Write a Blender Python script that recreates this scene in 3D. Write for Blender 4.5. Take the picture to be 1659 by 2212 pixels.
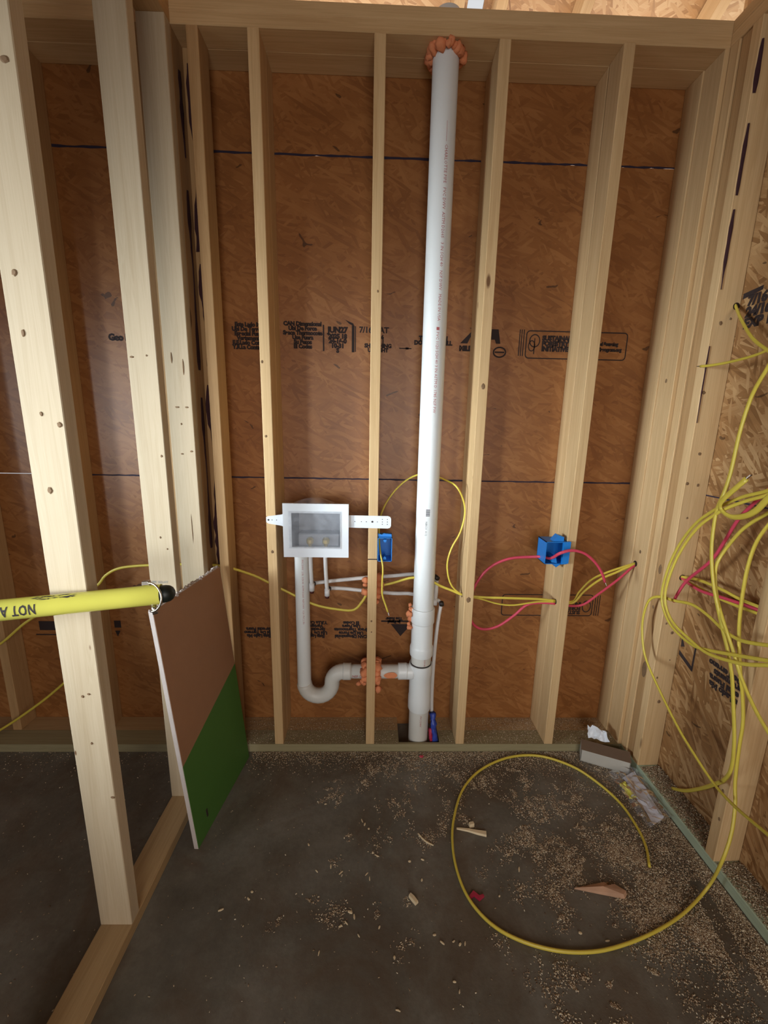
import bpy, bmesh, math, random
import numpy as np
from mathutils import Matrix, Vector, Euler
random.seed(7); rng = np.random.default_rng(7)
for o in list(bpy.data.objects): bpy.data.objects.remove(o)
scene = bpy.context.scene
COL = scene.collection

# ------------------------------------------------------------------ camera
cam_d = bpy.data.cameras.new('camera'); cam = bpy.data.objects.new('camera', cam_d); COL.objects.link(cam)
RT = Vector((0.99953656, -0.02333632, 0.01954711)); UP = Vector((-0.01430623, 0.20668956, 0.97830198)); FW = Vector((0.02687015, 0.97812823, -0.20625991))
cam.matrix_world = Matrix(((RT.x, UP.x, -FW.x, 0.42299904), (RT.y, UP.y, -FW.y, -1.63768598), (RT.z, UP.z, -FW.z, 1.41631488), (0, 0, 0, 1)))
cam_d.sensor_fit = 'VERTICAL'; cam_d.sensor_height = 36; cam_d.sensor_width = 27
cam_d.lens = 907.32 / 2212 * 36; cam_d.clip_start = .02
scene.camera = cam

# ------------------------------------------------------------------ world, lights, exposure
world = bpy.data.worlds.new('sky'); scene.world = world; world.use_nodes = True
bg = world.node_tree.nodes['Background']; bg.inputs[0].default_value = (0.95, 0.97, 1.0, 1); bg.inputs[1].default_value = 0.75
def area(name, loc, target, sx, sy, power, col, spread=180):
    l = bpy.data.lights.new(name, 'AREA'); l.shape = 'RECTANGLE'; l.size = sx; l.size_y = sy; l.energy = power; l.color = col; l.spread = math.radians(spread)
    o = bpy.data.objects.new(name, l); COL.objects.link(o); o.location = loc
    o.rotation_euler = (Vector(target) - Vector(loc)).to_track_quat('-Z', 'Y').to_euler()
    return o
# daylight through the window opening in the far left wall and through the doorway behind the camera
area('daylight_window_left', (-3.20, -2.00, 1.42), (0.55, -0.10, 1.22), .85, 1.0, 10.5, (.84, .95, 1.0), 33)
area('daylight_window_behind', (-2.30, -3.72, 1.45), (0.12, -0.05, 1.18), 1.0, 1.0, 3.6, (.80, .93, 1.0), 23)
area('daylight_doorway', (0.7, -3.70, 1.25), (0.8, -0.9, 0.4), 1.2, 1.9, 23, (1.0, .93, .84), 140)
# unseen lamp added beyond the back wall to brighten the roof sheathing from below
area('eave_fill_lamp', (0.8, 1.15, 1.9), (0.8, .10, 3.0), 4.0, .6, 60, (1.0, .93, .84), 150)
scene.view_settings.view_transform = 'Standard'
try: scene.view_settings.look = 'None'
except Exception: pass
scene.view_settings.gamma = 1.0; scene.view_settings.use_curve_mapping = False
scene.view_settings.exposure = 0.0
CABLE={
 'c_left_run': [(-1.2985, 0.05, 0.3923), (-1.1706, 0.05, 0.4566), (-1.0418, 0.05, 0.561), (-0.891, 0.05, 0.6468), (-0.738, 0.05, 0.721), (-0.6881, 0.05, 0.7728), (-0.6237, 0.05, 0.8061), (-0.5084, 0.05, 0.8196), (-0.3557, 0.05, 0.8254), (-0.2126, 0.05, 0.8209), (-0.0894, 0.05, 0.7855), (-0.0133, 0.05, 0.7491), (0.0623, 0.055, 0.7061), (0.1796, 0.055, 0.6478), (0.2888, 0.055, 0.6252), (0.3488, 0.055, 0.6258), (0.3825, 0.055, 0.6625), (0.4118, 0.055, 0.7116), (0.4412, 0.055, 0.7309), (0.5161, 0.055, 0.7506), (0.5947, 0.055, 0.7744), (0.6636, 0.05, 0.7687), (0.7144, 0.05, 0.742), (0.7653, 0.05, 0.7214), (0.8165, 0.05, 0.7007), (0.896, 0.045, 0.693), (1.0151, 0.04, 0.692), (1.1361, 0.04, 0.6889), (1.219, 0.043, 0.6798)],
 'c_low_left': [(-1.3875, 0.06, -0.0566), (-1.2506, 0.06, 0.0234), (-1.1475, 0.06, 0.0929), (-1.0218, 0.06, 0.1872), (-0.9072, 0.06, 0.2868), (-0.7943, 0.06, 0.389)],
 'c_outlet': [(0.4916, -0.03, 0.6564), (0.4835, -0.03, 0.6809), (0.4673, -0.03, 0.7315), (0.4662, -0.03, 0.7915), (0.4669, -0.03, 0.8507), (0.4572, 0.0, 0.8994), (0.4512, 0.05, 0.9539), (0.4542, 0.08, 1.0261), (0.4855, 0.08, 1.1055), (0.5451, 0.08, 1.1782), (0.6108, 0.08, 1.2138), (0.6732, 0.115, 1.2087), (0.7261, 0.11, 1.1887), (0.7604, 0.05, 1.1726), (0.7919, 0.05, 1.1195), (0.8033, 0.05, 1.0575), (0.7886, 0.05, 0.9783), (0.7555, 0.05, 0.9076), (0.7415, 0.05, 0.8359), (0.7575, 0.05, 0.7571), (0.7916, 0.05, 0.7153), (0.8328, 0.05, 0.6966), (0.898, 0.05, 0.6823), (0.9685, 0.045, 0.6638), (1.0379, 0.04, 0.6602), (1.1373, 0.04, 0.6761), (1.2204, 0.045, 0.6746)],
 'c_pink_box': [(1.2213, 0.045, 0.666), (1.1623, 0.05, 0.6676), (1.0983, 0.05, 0.6562), (1.0457, 0.05, 0.6059), (0.9783, 0.05, 0.5549), (0.9117, 0.05, 0.5412), (0.8648, 0.05, 0.5716), (0.8438, 0.05, 0.6475), (0.8695, 0.05, 0.7499), (0.924, 0.05, 0.8256), (1.0041, 0.05, 0.8657), (1.1023, 0.05, 0.8751), (1.1373, 0.03, 0.882), (1.1597, 0.0, 0.8861), (1.1723, -0.05, 0.9239), (1.2177, -0.05, 0.936), (1.2694, -0.05, 0.9251), (1.3171, -0.05, 0.8888), (1.3511, -0.05, 0.8442), (1.3698, -0.05, 0.8028)],
 'c_dr1': [(1.2304, 0.045, 0.6769), (1.2999, 0.05, 0.6753), (1.3249, 0.06, 0.7121), (1.372, 0.065, 0.7662), (1.4404, 0.068, 0.8019), (1.56, 0.07, 0.8447), (1.6, 0.0792, 0.8484)],
 'c_dr2': [(1.2332, 0.05, 0.6704), (1.2981, 0.045, 0.671), (1.3432, 0.05, 0.7229), (1.4151, 0.06, 0.7749), (1.4799, 0.066, 0.803), (1.56, 0.069, 0.8408), (1.6, 0.0783, 0.8445)],
 'c_pink_corner': [(1.2291, 0.04, 0.6684), (1.2905, 0.035, 0.6604), (1.3394, 0.03, 0.6717), (1.3973, 0.035, 0.7148), (1.4844, 0.05, 0.7774), (1.56, 0.0681, 0.8369), (1.6, 0.0792, 0.8484)],
 'c_bay_top': [(1.64, -0.0772, 0.8456), (1.625, -0.1211, 0.8562), (1.61, -0.2247, 0.8827), (1.6, -0.3382, 0.892), (1.605, -0.4065, 0.887), (1.62, -0.4723, 0.8859), (1.63, -0.5076, 0.8831)],
 'c_bay_pink': [(1.64, -0.0781, 0.842), (1.625, -0.127, 0.8527), (1.61, -0.1862, 0.8514), (1.6, -0.2555, 0.8526), (1.6, -0.3441, 0.8663), (1.605, -0.4094, 0.8741), (1.62, -0.4744, 0.8762), (1.63, -0.5091, 0.8764)],
 'c_bay_low': [(1.64, -0.0789, 0.8385), (1.628, -0.124, 0.8478), (1.62, -0.2192, 0.8503), (1.615, -0.3194, 0.8523), (1.612, -0.4048, 0.8593), (1.62, -0.4769, 0.8653), (1.63, -0.5112, 0.8671)],
 'c_pink_rise': [(1.545, -0.2054, 0.7891), (1.545, -0.2169, 0.8233), (1.55, -0.2443, 0.8879), (1.55, -0.3272, 0.9871), (1.55, -0.3626, 1.0568), (1.545, -0.4069, 1.1495), (1.54, -0.4582, 1.2152), (1.53, -0.5311, 1.296)],
 'c_loop_a1': [(1.5, -0.5651, 1.2815), (1.5, -0.5243, 1.2552), (1.5, -0.4497, 1.2241), (1.49, -0.3874, 1.1795), (1.49, -0.308, 1.1071), (1.49, -0.2445, 0.9943), (1.49, -0.2146, 0.874), (1.49, -0.2204, 0.7952), (1.49, -0.2759, 0.7367), (1.49, -0.3666, 0.7166), (1.48, -0.4463, 0.7351), (1.47, -0.5825, 0.7921), (1.46, -0.6699, 0.8309), (1.46, -0.7153, 0.8523)],
 'c_loop_a2': [(1.49, -0.578, 1.2697), (1.49, -0.5335, 1.2437), (1.49, -0.4724, 1.2157), (1.48, -0.4114, 1.1741), (1.48, -0.3343, 1.1025), (1.48, -0.2746, 0.9936), (1.48, -0.2448, 0.8804), (1.48, -0.2494, 0.808), (1.48, -0.2974, 0.7563), (1.48, -0.3862, 0.7358), (1.47, -0.4773, 0.7372), (1.46, -0.5972, 0.7779), (1.45, -0.6819, 0.825), (1.45, -0.7262, 0.8488)],
 'c_drop_b': [(1.48, -0.5117, 1.663), (1.48, -0.4764, 1.5847), (1.49, -0.433, 1.5156), (1.49, -0.416, 1.4151), (1.49, -0.4102, 1.2914), (1.48, -0.4101, 1.2253), (1.48, -0.398, 1.1786), (1.48, -0.3986, 1.1053), (1.48, -0.4096, 1.0337), (1.48, -0.4356, 0.9523), (1.48, -0.4661, 0.8894), (1.49, -0.4881, 0.8241), (1.5, -0.5113, 0.7605), (1.51, -0.5282, 0.6939), (1.52, -0.5409, 0.6088), (1.53, -0.5586, 0.4948), (1.54, -0.5586, 0.3992), (1.555, -0.5307, 0.3279), (1.57, -0.4884, 0.2701), (1.6, -0.4115, 0.1743), (1.62, -0.3274, 0.0788), (1.63, -0.2567, 0.0179)],
 'c_drop_e': [(1.5, -0.588, 1.2361), (1.5, -0.5428, 1.1982), (1.5, -0.4788, 1.1378), (1.5, -0.4324, 1.0605), (1.49, -0.4238, 1.013), (1.49, -0.4261, 0.9715), (1.49, -0.447, 0.9114), (1.48, -0.4943, 0.8575), (1.48, -0.5422, 0.7935), (1.48, -0.585, 0.731), (1.47, -0.653, 0.6772), (1.46, -0.7186, 0.6452), (1.46, -0.7677, 0.6202)],
 'c_floor_coil': [(1.3755, -0.5174, -0.032), (1.4077, -0.4477, -0.032), (1.421, -0.3726, -0.032), (1.4165, -0.2752, -0.032), (1.3757, -0.1767, -0.032), (1.3077, -0.0918, -0.032), (1.1871, -0.0342, -0.032), (1.0482, -0.042, -0.032), (0.9066, -0.1083, -0.032), (0.8056, -0.2084, -0.032), (0.7431, -0.3406, -0.032), (0.7202, -0.446, -0.032), (0.7215, -0.5386, -0.032), (0.7429, -0.6142, -0.032), (0.7911, -0.6766, -0.032), (0.8606, -0.7174, -0.032), (0.9574, -0.7435, -0.032), (1.0614, -0.7478, -0.032), (1.164, -0.7317, -0.032), (1.2804, -0.6992, -0.032), (1.3987, -0.6524, -0.032), (1.5035, -0.6045, 0.0), (1.49, -0.6414, 0.1469), (1.52, -0.6217, 0.2257), (1.54, -0.5953, 0.298), (1.545, -0.575, 0.3613), (1.545, -0.5642, 0.4671), (1.54, -0.5629, 0.5625), (1.53, -0.553, 0.6489), (1.51, -0.5507, 0.7239), (1.5, -0.528, 0.8597), (1.49, -0.5271, 1.0026), (1.49, -0.5346, 1.1011), (1.49, -0.5604, 1.1673), (1.49, -0.5991, 1.232)],
 'c_loop_d': [(1.46, -0.7064, 0.8915), (1.47, -0.6505, 0.8637), (1.48, -0.5625, 0.8298), (1.49, -0.4897, 0.8249), (1.5, -0.417, 0.8353), (1.51, -0.3338, 0.8358), (1.52, -0.2362, 0.8079), (1.52, -0.1642, 0.7913), (1.52, -0.11, 0.7523), (1.52, -0.0917, 0.6682), (1.52, -0.1081, 0.5854), (1.52, -0.1478, 0.5166), (1.52, -0.2447, 0.4457), (1.52, -0.3594, 0.378), (1.52, -0.4447, 0.3434), (1.52, -0.5299, 0.3168), (1.5, -0.6287, 0.3338), (1.47, -0.7597, 0.3822), (1.46, -0.8174, 0.4007)],
 'c_up1': [(1.6541, -0.1, 1.8455), (1.6454, -0.125, 1.8301), (1.6, -0.2109, 1.7698), (1.56, -0.3156, 1.6904), (1.53, -0.411, 1.6388), (1.51, -0.496, 1.5981)],
 'c_up2': [(1.56, -0.1229, 1.6336), (1.555, -0.1655, 1.6296), (1.55, -0.2518, 1.6284), (1.54, -0.3525, 1.6328), (1.53, -0.4107, 1.64), (1.52, -0.4746, 1.6482)],
 'c_stub': [(1.46, -0.5009, 1.2859), (1.46, -0.4728, 1.2557), (1.465, -0.4345, 1.2195), (1.47, -0.4167, 1.1965), (1.475, -0.4235, 1.178), (1.475, -0.456, 1.1681), (1.47, -0.5021, 1.1783), (1.46, -0.5471, 1.2036), (1.45, -0.5854, 1.2447), (1.44, -0.6352, 1.2962)],
}
# ------------------------------------------------------------------ helpers
H = 2.6435; T2 = .0381; W4 = .0889; FL = -.0381; S16 = .4064
XL, AL = -.2412, -.0094
XR, AR = 1.5745, .0131
def lin(c):
    return tuple((x/12.92 if x <= .04045 else ((x+.055)/1.055)**2.4) for x in c)
def mesh_obj(name, me, mat, parent=None, M=None):
    o = bpy.data.objects.new(name, me); COL.objects.link(o)
    if mat is not None and not me.materials: me.materials.append(mat)
    if M is not None: o.matrix_basis = M
    if parent is not None: o.parent = parent
    return o
def empty(name, M=None, parent=None):
    o = bpy.data.objects.new(name, None); COL.objects.link(o); o.empty_display_size = .05
    if M is not None: o.matrix_basis = M
    if parent is not None: o.parent = parent
    return o
def thing(name, label, cat, loc=(0, 0, 0), group=None):
    o = empty(name, Matrix.Translation(loc)); tag(o, label, cat, group); return o
def tag(o, label, cat, group=None, kind=None):
    if label: o['label'] = label
    if cat: o['category'] = cat
    if group: o['group'] = group
    if kind: o['kind'] = kind
    return o
def smooth(me, on=True):
    me.polygons.foreach_set('use_smooth', [on]*len(me.polygons)); return me
def from_bm(name, bm, sm=False):
    me = bpy.data.meshes.new(name); bm.to_mesh(me); bm.free()
    if sm: smooth(me)
    return me
_cache = {}
def box_mesh(x, y, z, bev=.0015, name='box'):
    k = (round(x, 4), round(y, 4), round(z, 4), bev, name)
    if k not in _cache:
        bm = bmesh.new(); bmesh.ops.create_cube(bm, size=1)
        bmesh.ops.scale(bm, vec=(x, y, z), verts=bm.verts)
        if bev: bmesh.ops.bevel(bm, geom=list(bm.edges), offset=bev, segments=1, affect='EDGES', profile=.5)
        _cache[k] = from_bm(name, bm)
    return _cache[k]
def boxes_mesh(name, lst, bev=.0):
    bm = bmesh.new()
    for (x0, x1, y0, y1, z0, z1) in lst:
        r = bmesh.ops.create_cube(bm, size=1); vs = r['verts']
        bmesh.ops.scale(bm, vec=(x1-x0, y1-y0, z1-z0), verts=vs)
        bmesh.ops.translate(bm, vec=((x0+x1)/2, (y0+y1)/2, (z0+z1)/2), verts=vs)
    if bev: bmesh.ops.bevel(bm, geom=list(bm.edges), offset=bev, segments=1, affect='EDGES')
    return from_bm(name, bm)
def tr(x, y, z): return Matrix.Translation((x, y, z))
def catmull(P, seg):
    P = [Vector(p) for p in P]; Q = [P[0]*2-P[1]] + P + [P[-1]*2-P[-2]]; out = []
    for i in range(1, len(Q)-2):
        a, b, c, d = Q[i-1:i+3]
        n = max(2, min(14, int((c-b).length/seg)+1))
        for k in range(n):
            t = k/n
            out.append(.5*((2*b)+(c-a)*t+(2*a-5*b+4*c-d)*t*t+(3*b-a-3*c+d)*t**3))
    out.append(P[-1]); return out
def tube_mesh(name, P, rx, ry=None, seg=.02, sides=8, spline=True, radii=None, cap=True):
    ry = ry or rx
    pts = catmull(P, seg) if spline else [Vector(p) for p in P]
    n = len(pts); V = []; F = []
    up = Vector((0, 0, 1)); t0 = (pts[1]-pts[0]).normalized()
    if abs(t0.z) > .9: up = Vector((0, 1, 0))
    nrm = (up - t0*up.dot(t0)).normalized()
    for i, p in enumerate(pts):
        t = (pts[min(i+1, n-1)]-pts[max(i-1, 0)]).normalized()
        nrm = (nrm - t*nrm.dot(t)).normalized(); b = t.cross(nrm)
        s = radii[i] if radii else 1
        for k in range(sides):
            a = 2*math.pi*k/sides; V.append(p+nrm*(rx*s*math.cos(a))+b*(ry*s*math.sin(a)))
    for i in range(n-1):
        for k in range(sides):
            k2 = (k+1) % sides; F.append((i*sides+k, i*sides+k2, (i+1)*sides+k2, (i+1)*sides+k))
    if cap: F += [tuple(range(sides))[::-1], tuple(range((n-1)*sides, n*sides))]
    me = bpy.data.meshes.new(name); me.from_pydata(V, [], F); smooth(me)
    return me
def lathe_mesh(name, prof, sides=32):
    """prof: (r, z) from top to bottom; axis local Z"""
    V = []; F = []
    for r, z in prof:
        for k in range(sides):
            a = 2*math.pi*k/sides; V.append((r*math.cos(a), r*math.sin(a), z))
    for i in range(len(prof)-1):
        for k in range(sides):
            k2 = (k+1) % sides; F.append((i*sides+k, (i+1)*sides+k, (i+1)*sides+k2, i*sides+k2))
    me = bpy.data.meshes.new(name); me.from_pydata(V, [], F)
    bm = bmesh.new(); bm.from_mesh(me)
    bmesh.ops.recalc_face_normals(bm, faces=bm.faces)
    for e in bm.edges:
        if len(e.link_faces) == 2 and e.calc_face_angle(0) > .5: e.smooth = False
    bm.to_mesh(me); bm.free(); smooth(me)
    return me
def text_mesh(body, size, align='LEFT', bold=0., space=1.0, line=1.0, res=2):
    cu = bpy.data.curves.new('t', 'FONT'); cu.body = body; cu.size = size; cu.align_x = align; cu.resolution_u = res
    cu.offset = bold; cu.space_character = space; cu.space_line = line; cu.fill_mode = 'FRONT'
    o = bpy.data.objects.new('t', cu); COL.objects.link(o)
    dg = bpy.context.evaluated_depsgraph_get(); me = bpy.data.meshes.new_from_object(o.evaluated_get(dg))
    bpy.data.objects.remove(o); bpy.data.curves.remove(cu)
    return me
def slice_y(me, n):
    bm = bmesh.new(); bm.from_mesh(me); ys = [v.co.y for v in bm.verts]; a, c = min(ys), max(ys)
    for k in range(1, n): bmesh.ops.bisect_plane(bm, geom=list(bm.verts)+list(bm.edges)+list(bm.faces), plane_co=(0, a+(c-a)*k/n, 0), plane_no=(0, 1, 0))
    bm.to_mesh(me); bm.free(); return me
def blob_mesh(name, lst, seed=0, rough=.3):
    """lst of (x,y,z,r): lumpy foam, one mesh"""
    rs = random.Random(seed); bm = bmesh.new()
    for x, y, z, r in lst:
        q = bmesh.ops.create_icosphere(bm, subdivisions=2, radius=1)
        ph = [rs.uniform(0, 6.3) for _ in range(6)]
        for v in q['verts']:
            c = v.co.copy(); k = 1+rough*(math.sin(3*c.x+ph[0])*math.sin(4*c.y+ph[1])+.5*math.sin(7*c.z+ph[2])*math.sin(6*c.x+ph[3]))
            v.co = Vector((x, y, z))+c*r*k
    return from_bm(name, bm, True)

# ------------------------------------------------------------------ materials
def new_mat(name):
    m = bpy.data.materials.new(name); m.use_nodes = True; nt = m.node_tree
    return m, nt, nt.nodes['Principled BSDF']
class N:
    def __init__(s, nt): s.nt = nt
    def n(s, t, **kw):
        x = s.nt.nodes.new(t)
        for k, v in kw.items():
            if k.startswith('i_'):
                key = k[2:]; key = int(key) if key.isdigit() else key
                x.inputs[key].default_value = v
            else: setattr(x, k, v)
        return x
    def l(s, a, b): s.nt.links.new(a, b)
    def math(s, op, a, b=None, c=None):
        x = s.n('ShaderNodeMath', operation=op)
        for i, v in enumerate((a, b, c)):
            if v is None: continue
            if isinstance(v, (int, float)): x.inputs[i].default_value = v
            else: s.l(v, x.inputs[i])
        return x.outputs[0]
    def mix(s, f, a, b, mode='MIX'):
        x = s.n('ShaderNodeMix', data_type='RGBA', blend_type=mode)
        for i, v in ((0, f), (6, a), (7, b)):
            if isinstance(v, (int, float)): x.inputs[i].default_value = v
            elif isinstance(v, tuple): x.inputs[i].default_value = (*v, 1) if len(v) == 3 else v
            else: s.l(v, x.inputs[i])
        return x.outputs[2]
    def ramp(s, f, stops):
        x = s.n('ShaderNodeValToRGB'); cr = x.color_ramp
        while len(cr.elements) < len(stops): cr.elements.new(.5)
        for e, (p, c) in zip(cr.elements, stops): e.position = p; e.color = (*c, 1) if len(c) == 3 else c
        s.l(f, x.inputs[0]); return x.outputs[0]
    def mapping(s, v, scale=(1, 1, 1), rot=(0, 0, 0), loc=(0, 0, 0)):
        x = s.n('ShaderNodeMapping'); s.l(v, x.inputs[0]); x.inputs['Scale'].default_value = scale; x.inputs['Rotation'].default_value = rot; x.inputs['Location'].default_value = loc
        return x.outputs[0]
    def noise(s, v, scale, detail=3, rough=.55, dist=0):
        x = s.n('ShaderNodeTexNoise'); s.l(v, x.inputs['Vector']); x.inputs['Scale'].default_value = scale; x.inputs['Detail'].default_value = detail
        x.inputs['Roughness'].default_value = rough; x.inputs['Distortion'].default_value = dist
        return x.outputs['Fac']
def plain(name, col, rough=.5, metal=0., spec=.5, bump=0., bscale=200, var=0.):
    m, nt, b = new_mat(name); k = N(nt)
    b.inputs['Roughness'].default_value = rough; b.inputs['Metallic'].default_value = metal; b.inputs['Specular IOR Level'].default_value = spec
    tc = k.n('ShaderNodeTexCoord')
    nz = k.noise(tc.outputs['Object'], 18, 3)
    v = var or .06
    k.l(k.mix(nz, tuple(c*(1-v) for c in col), tuple(min(1, c*(1+v)) for c in col)), b.inputs['Base Color'])
    if bump:
        bp = k.n('ShaderNodeBump'); bp.inputs['Strength'].default_value = bump; bp.inputs['Distance'].default_value = .002
        k.l(k.noise(tc.outputs['Object'], bscale, 2), bp.inputs['Height']); k.l(bp.outputs[0], b.inputs['Normal'])
    return m
def wood(name, light, dark, knotcol=(.16, .075, .03), knots=1., var=.12):
    """long axis is local Z"""
    m, nt, b = new_mat(name); k = N(nt)
    b.inputs['Roughness'].default_value = .68; b.inputs['Specular IOR Level'].default_value = .3
    tc = k.n('ShaderNodeTexCoord'); oi = k.n('ShaderNodeObjectInfo')
    off = k.n('ShaderNodeCombineXYZ'); k.l(k.math('MULTIPLY', oi.outputs['Random'], 7.3), off.inputs[0]); k.l(k.math('MULTIPLY', oi.outputs['Random'], 3.1), off.inputs[1]); k.l(k.math('MULTIPLY', oi.outputs['Random'], 53.), off.inputs[2])
    va = k.n('ShaderNodeVectorMath', operation='ADD'); k.l(tc.outputs['Object'], va.inputs[0]); k.l(off.outputs[0], va.inputs[1]); P = va.outputs[0]
    # knots: sparse voronoi cells stretched along the board
    vo = k.n('ShaderNodeTexVoronoi'); vo.inputs['Scale'].default_value = 1; vo.inputs['Randomness'].default_value = .95
    k.l(k.mapping(P, (9, 9, 3.1)), vo.inputs['Vector'])
    kd = vo.outputs['Distance']
    sc = k.n('ShaderNodeSeparateColor'); k.l(vo.outputs['Color'], sc.inputs[0])
    rad = k.math('MULTIPLY', k.math('MAXIMUM', k.math('SUBTRACT', sc.outputs[0], .62), 0), .38*knots)
    kn = k.math('SMOOTH_MIN', k.math('MAXIMUM', k.math('SUBTRACT', 1., k.math('DIVIDE', kd, k.math('ADD', rad, .0001))), 0.), 1., .1)
    kn = k.math('MINIMUM', k.math('MULTIPLY', kn, 2.5), 1.)
    # growth rings: long, slightly wavering streaks that bend around knots
    halo = k.math('MULTIPLY', k.math('POWER', 2.718, k.math('MULTIPLY', kd, -6.)), .25)
    w = k.noise(k.mapping(P, (38, 38, .9)), 1.6, 4, .6, .6)
    fine = k.noise(k.mapping(P, (260, 260, 5)), 1., 2, .6)
    broad = k.noise(k.mapping(P, (5, 5, .8)), 1.4, 2)
    rings = k.math('SINE', k.math('MULTIPLY', k.math('ADD', w, halo), 46.))
    g = k.math('ADD', k.math('MULTIPLY', rings, .065), k.math('ADD', k.math('MULTIPLY', w, .62), k.math('MULTIPLY', fine, .22)))
    g = k.math('ADD', g, k.math('MULTIPLY', k.math('SUBTRACT', broad, .5), .5))
    col = k.ramp(g, [(.24, light), (.80, dark)])
    tint = k.math('ADD', 1-var/2, k.math('MULTIPLY', oi.outputs['Random'], var))
    hs = k.n('ShaderNodeHueSaturation'); k.l(tint, hs.inputs['Value']); k.l(col, hs.inputs['Color'])
    col = k.mix(kn, hs.outputs[0], knotcol)
    k.l(col, b.inputs['Base Color'])
    bp = k.n('ShaderNodeBump'); bp.inputs['Strength'].default_value = .18; bp.inputs['Distance'].default_value = .0012
    k.l(g, bp.inputs['Height']); k.l(bp.outputs[0], b.inputs['Normal'])
    return m
def osb(name, c0, c1, c2, contrast=1., main=.15):
    """strand board; board plane is local XY, strands mostly along X"""
    m, nt, b = new_mat(name); k = N(nt)
    b.inputs['Roughness'].default_value = .40; b.inputs['Specular IOR Level'].default_value = .5
    tc = k.n('ShaderNodeTexCoord'); P = tc.outputs['Object']
    wob = k.noise(k.mapping(P, (1, 1, 0)), 5., 2)
    vals = []; strs = []
    for i, (ang, sx, sy) in enumerate(((main, 12, 90), (main-.75, 12, 85), (main+.95, 13, 95), (main+.35, 11, 80))):
        mp = k.mapping(P, (sx, sy, 0), (0, 0, 0), (i*3.7, i*1.9, 0))
        rp = k.n('ShaderNodeMapping', vector_type='POINT'); k.l(P, rp.inputs[0]); rp.inputs['Rotation'].default_value = (0, 0, ang)
        mp = k.mapping(rp.outputs[0], (sx, sy, 0), (0, 0, 0), (i*3.7, i*1.9, 0))
        vo = k.n('ShaderNodeTexVoronoi', voronoi_dimensions='2D'); vo.inputs['Scale'].default_value = 1.; k.l(mp, vo.inputs['Vector'])
        s = k.n('ShaderNodeSeparateColor'); k.l(vo.outputs['Color'], s.inputs[0])
        gr = k.noise(k.mapping(rp.outputs[0], (14, 300, 0)), 1., 2)
        vals.append(k.math('ADD', k.math('MULTIPLY', s.outputs[0], .7), k.math('MULTIPLY', gr, .35))); strs.append(s.outputs[1])
    v = vals[0]
    for i in (1, 2, 3):
        sel = k.math('GREATER_THAN', strs[i], (.0, .62, .74, .6)[i])
        mx = k.n('ShaderNodeMix', data_type='FLOAT'); k.l(sel, mx.inputs[0]); k.l(v, mx.inputs[2]); k.l(vals[i], mx.inputs[3]); v = mx.outputs[0]
    big = k.noise(k.mapping(P, (1, 1.6, 0)), 3.2, 3)
    v = k.math('ADD', k.math('MULTIPLY', k.math('SUBTRACT', v, .5), contrast), k.math('ADD', .18, k.math('MULTIPLY', big, .64)))
    col = k.ramp(v, [(.12, c0), (.5, c1), (.92, c2)])
    # sparse dark bark flecks
    wn = k.n('ShaderNodeTexNoise'); k.l(P, wn.inputs['Vector']); wn.inputs['Scale'].default_value = 9.; wn.inputs['Detail'].default_value = 2
    ws = k.n('ShaderNodeVectorMath', operation='SCALE'); k.l(wn.outputs['Color'], ws.inputs[0]); ws.inputs['Scale'].default_value = .16
    wv = k.n('ShaderNodeVectorMath', operation='ADD'); k.l(P, wv.inputs[0]); k.l(ws.outputs[0], wv.inputs[1])
    vo = k.n('ShaderNodeTexVoronoi', voronoi_dimensions='2D'); vo.inputs['Scale'].default_value = 1.; k.l(k.mapping(wv.outputs[0], (9, 30, 0), (0, 0, .35), (4, 9, 0)), vo.inputs['Vector'])
    s = k.n('ShaderNodeSeparateColor'); k.l(vo.outputs['Color'], s.inputs[0])
    dn = k.math('ADD', vo.outputs['Distance'], k.math('MULTIPLY', k.noise(P, 60, 2), .3))
    fl = k.math('MULTIPLY', k.math('LESS_THAN', dn, k.math('MULTIPLY', s.outputs[1], .36)), k.math('GREATER_THAN', s.outputs[2], .90))
    col = k.mix(k.math('MULTIPLY', fl, .7), col, (.035, .014, .007))
    k.l(col, b.inputs['Base Color'])
    bp = k.n('ShaderNodeBump'); bp.inputs['Strength'].default_value = .35; bp.inputs['Distance'].default_value = .002
    k.l(v, bp.inputs['Height']); k.l(bp.outputs[0], b.inputs['Normal'])
    return m
M = {}
M['stud'] = wood('pale_spruce', (.66, .455, .24), (.46, .275, .12))
M['stud_pale'] = wood('bleached_spruce', (.54, .43, .295), (.42, .315, .195))
M['stud_warm'] = wood('warm_spruce', (.52, .32, .15), (.34, .185, .072))
M['treated'] = wood('treated_plate', (.36, .31, .18), (.24, .195, .10), knots=.6)
M['treated_green'] = wood('green_treated_plate', (.44, .53, .40), (.33, .40, .285), knots=.4)
M['plate_warm'] = wood('plate_wood', (.47, .32, .165), (.31, .19, .085))
M['osb_back'] = osb('strand_board', (.165, .057, .015), (.31, .122, .035), (.46, .212, .072), .40, .1)
M['osb_right'] = osb('strand_board_coarse', (.17, .075, .026), (.32, .160, .060), (.58, .37, .18), .75, .5)
M['roof_osb'] = osb('roof_sheathing', (.30, .16, .07), (.50, .29, .13), (.66, .45, .24), .8)
M['ink'] = plain('black_ink', (.028, .016, .016), .8)
M['blue_ink'] = plain('blue_edge_paint', (.022, .015, .038), .8)
M['red_ink'] = plain('red_ink', (.42, .10, .10), .7)
M['pvc'] = plain('white_pvc', (.74, .75, .75), .32, var=.02)
M['pvc_dirty'] = plain('scuffed_pvc', (.64, .62, .58), .42, var=.05)
M['pex'] = plain('white_pex', (.68, .66, .66), .35)
M['foam'] = plain('orange_foam', (.72, .25, .11), .8, bump=.6, bscale=160, var=.2)
M['black'] = plain('black_fitting', (.018, .012, .012), .4)
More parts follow.
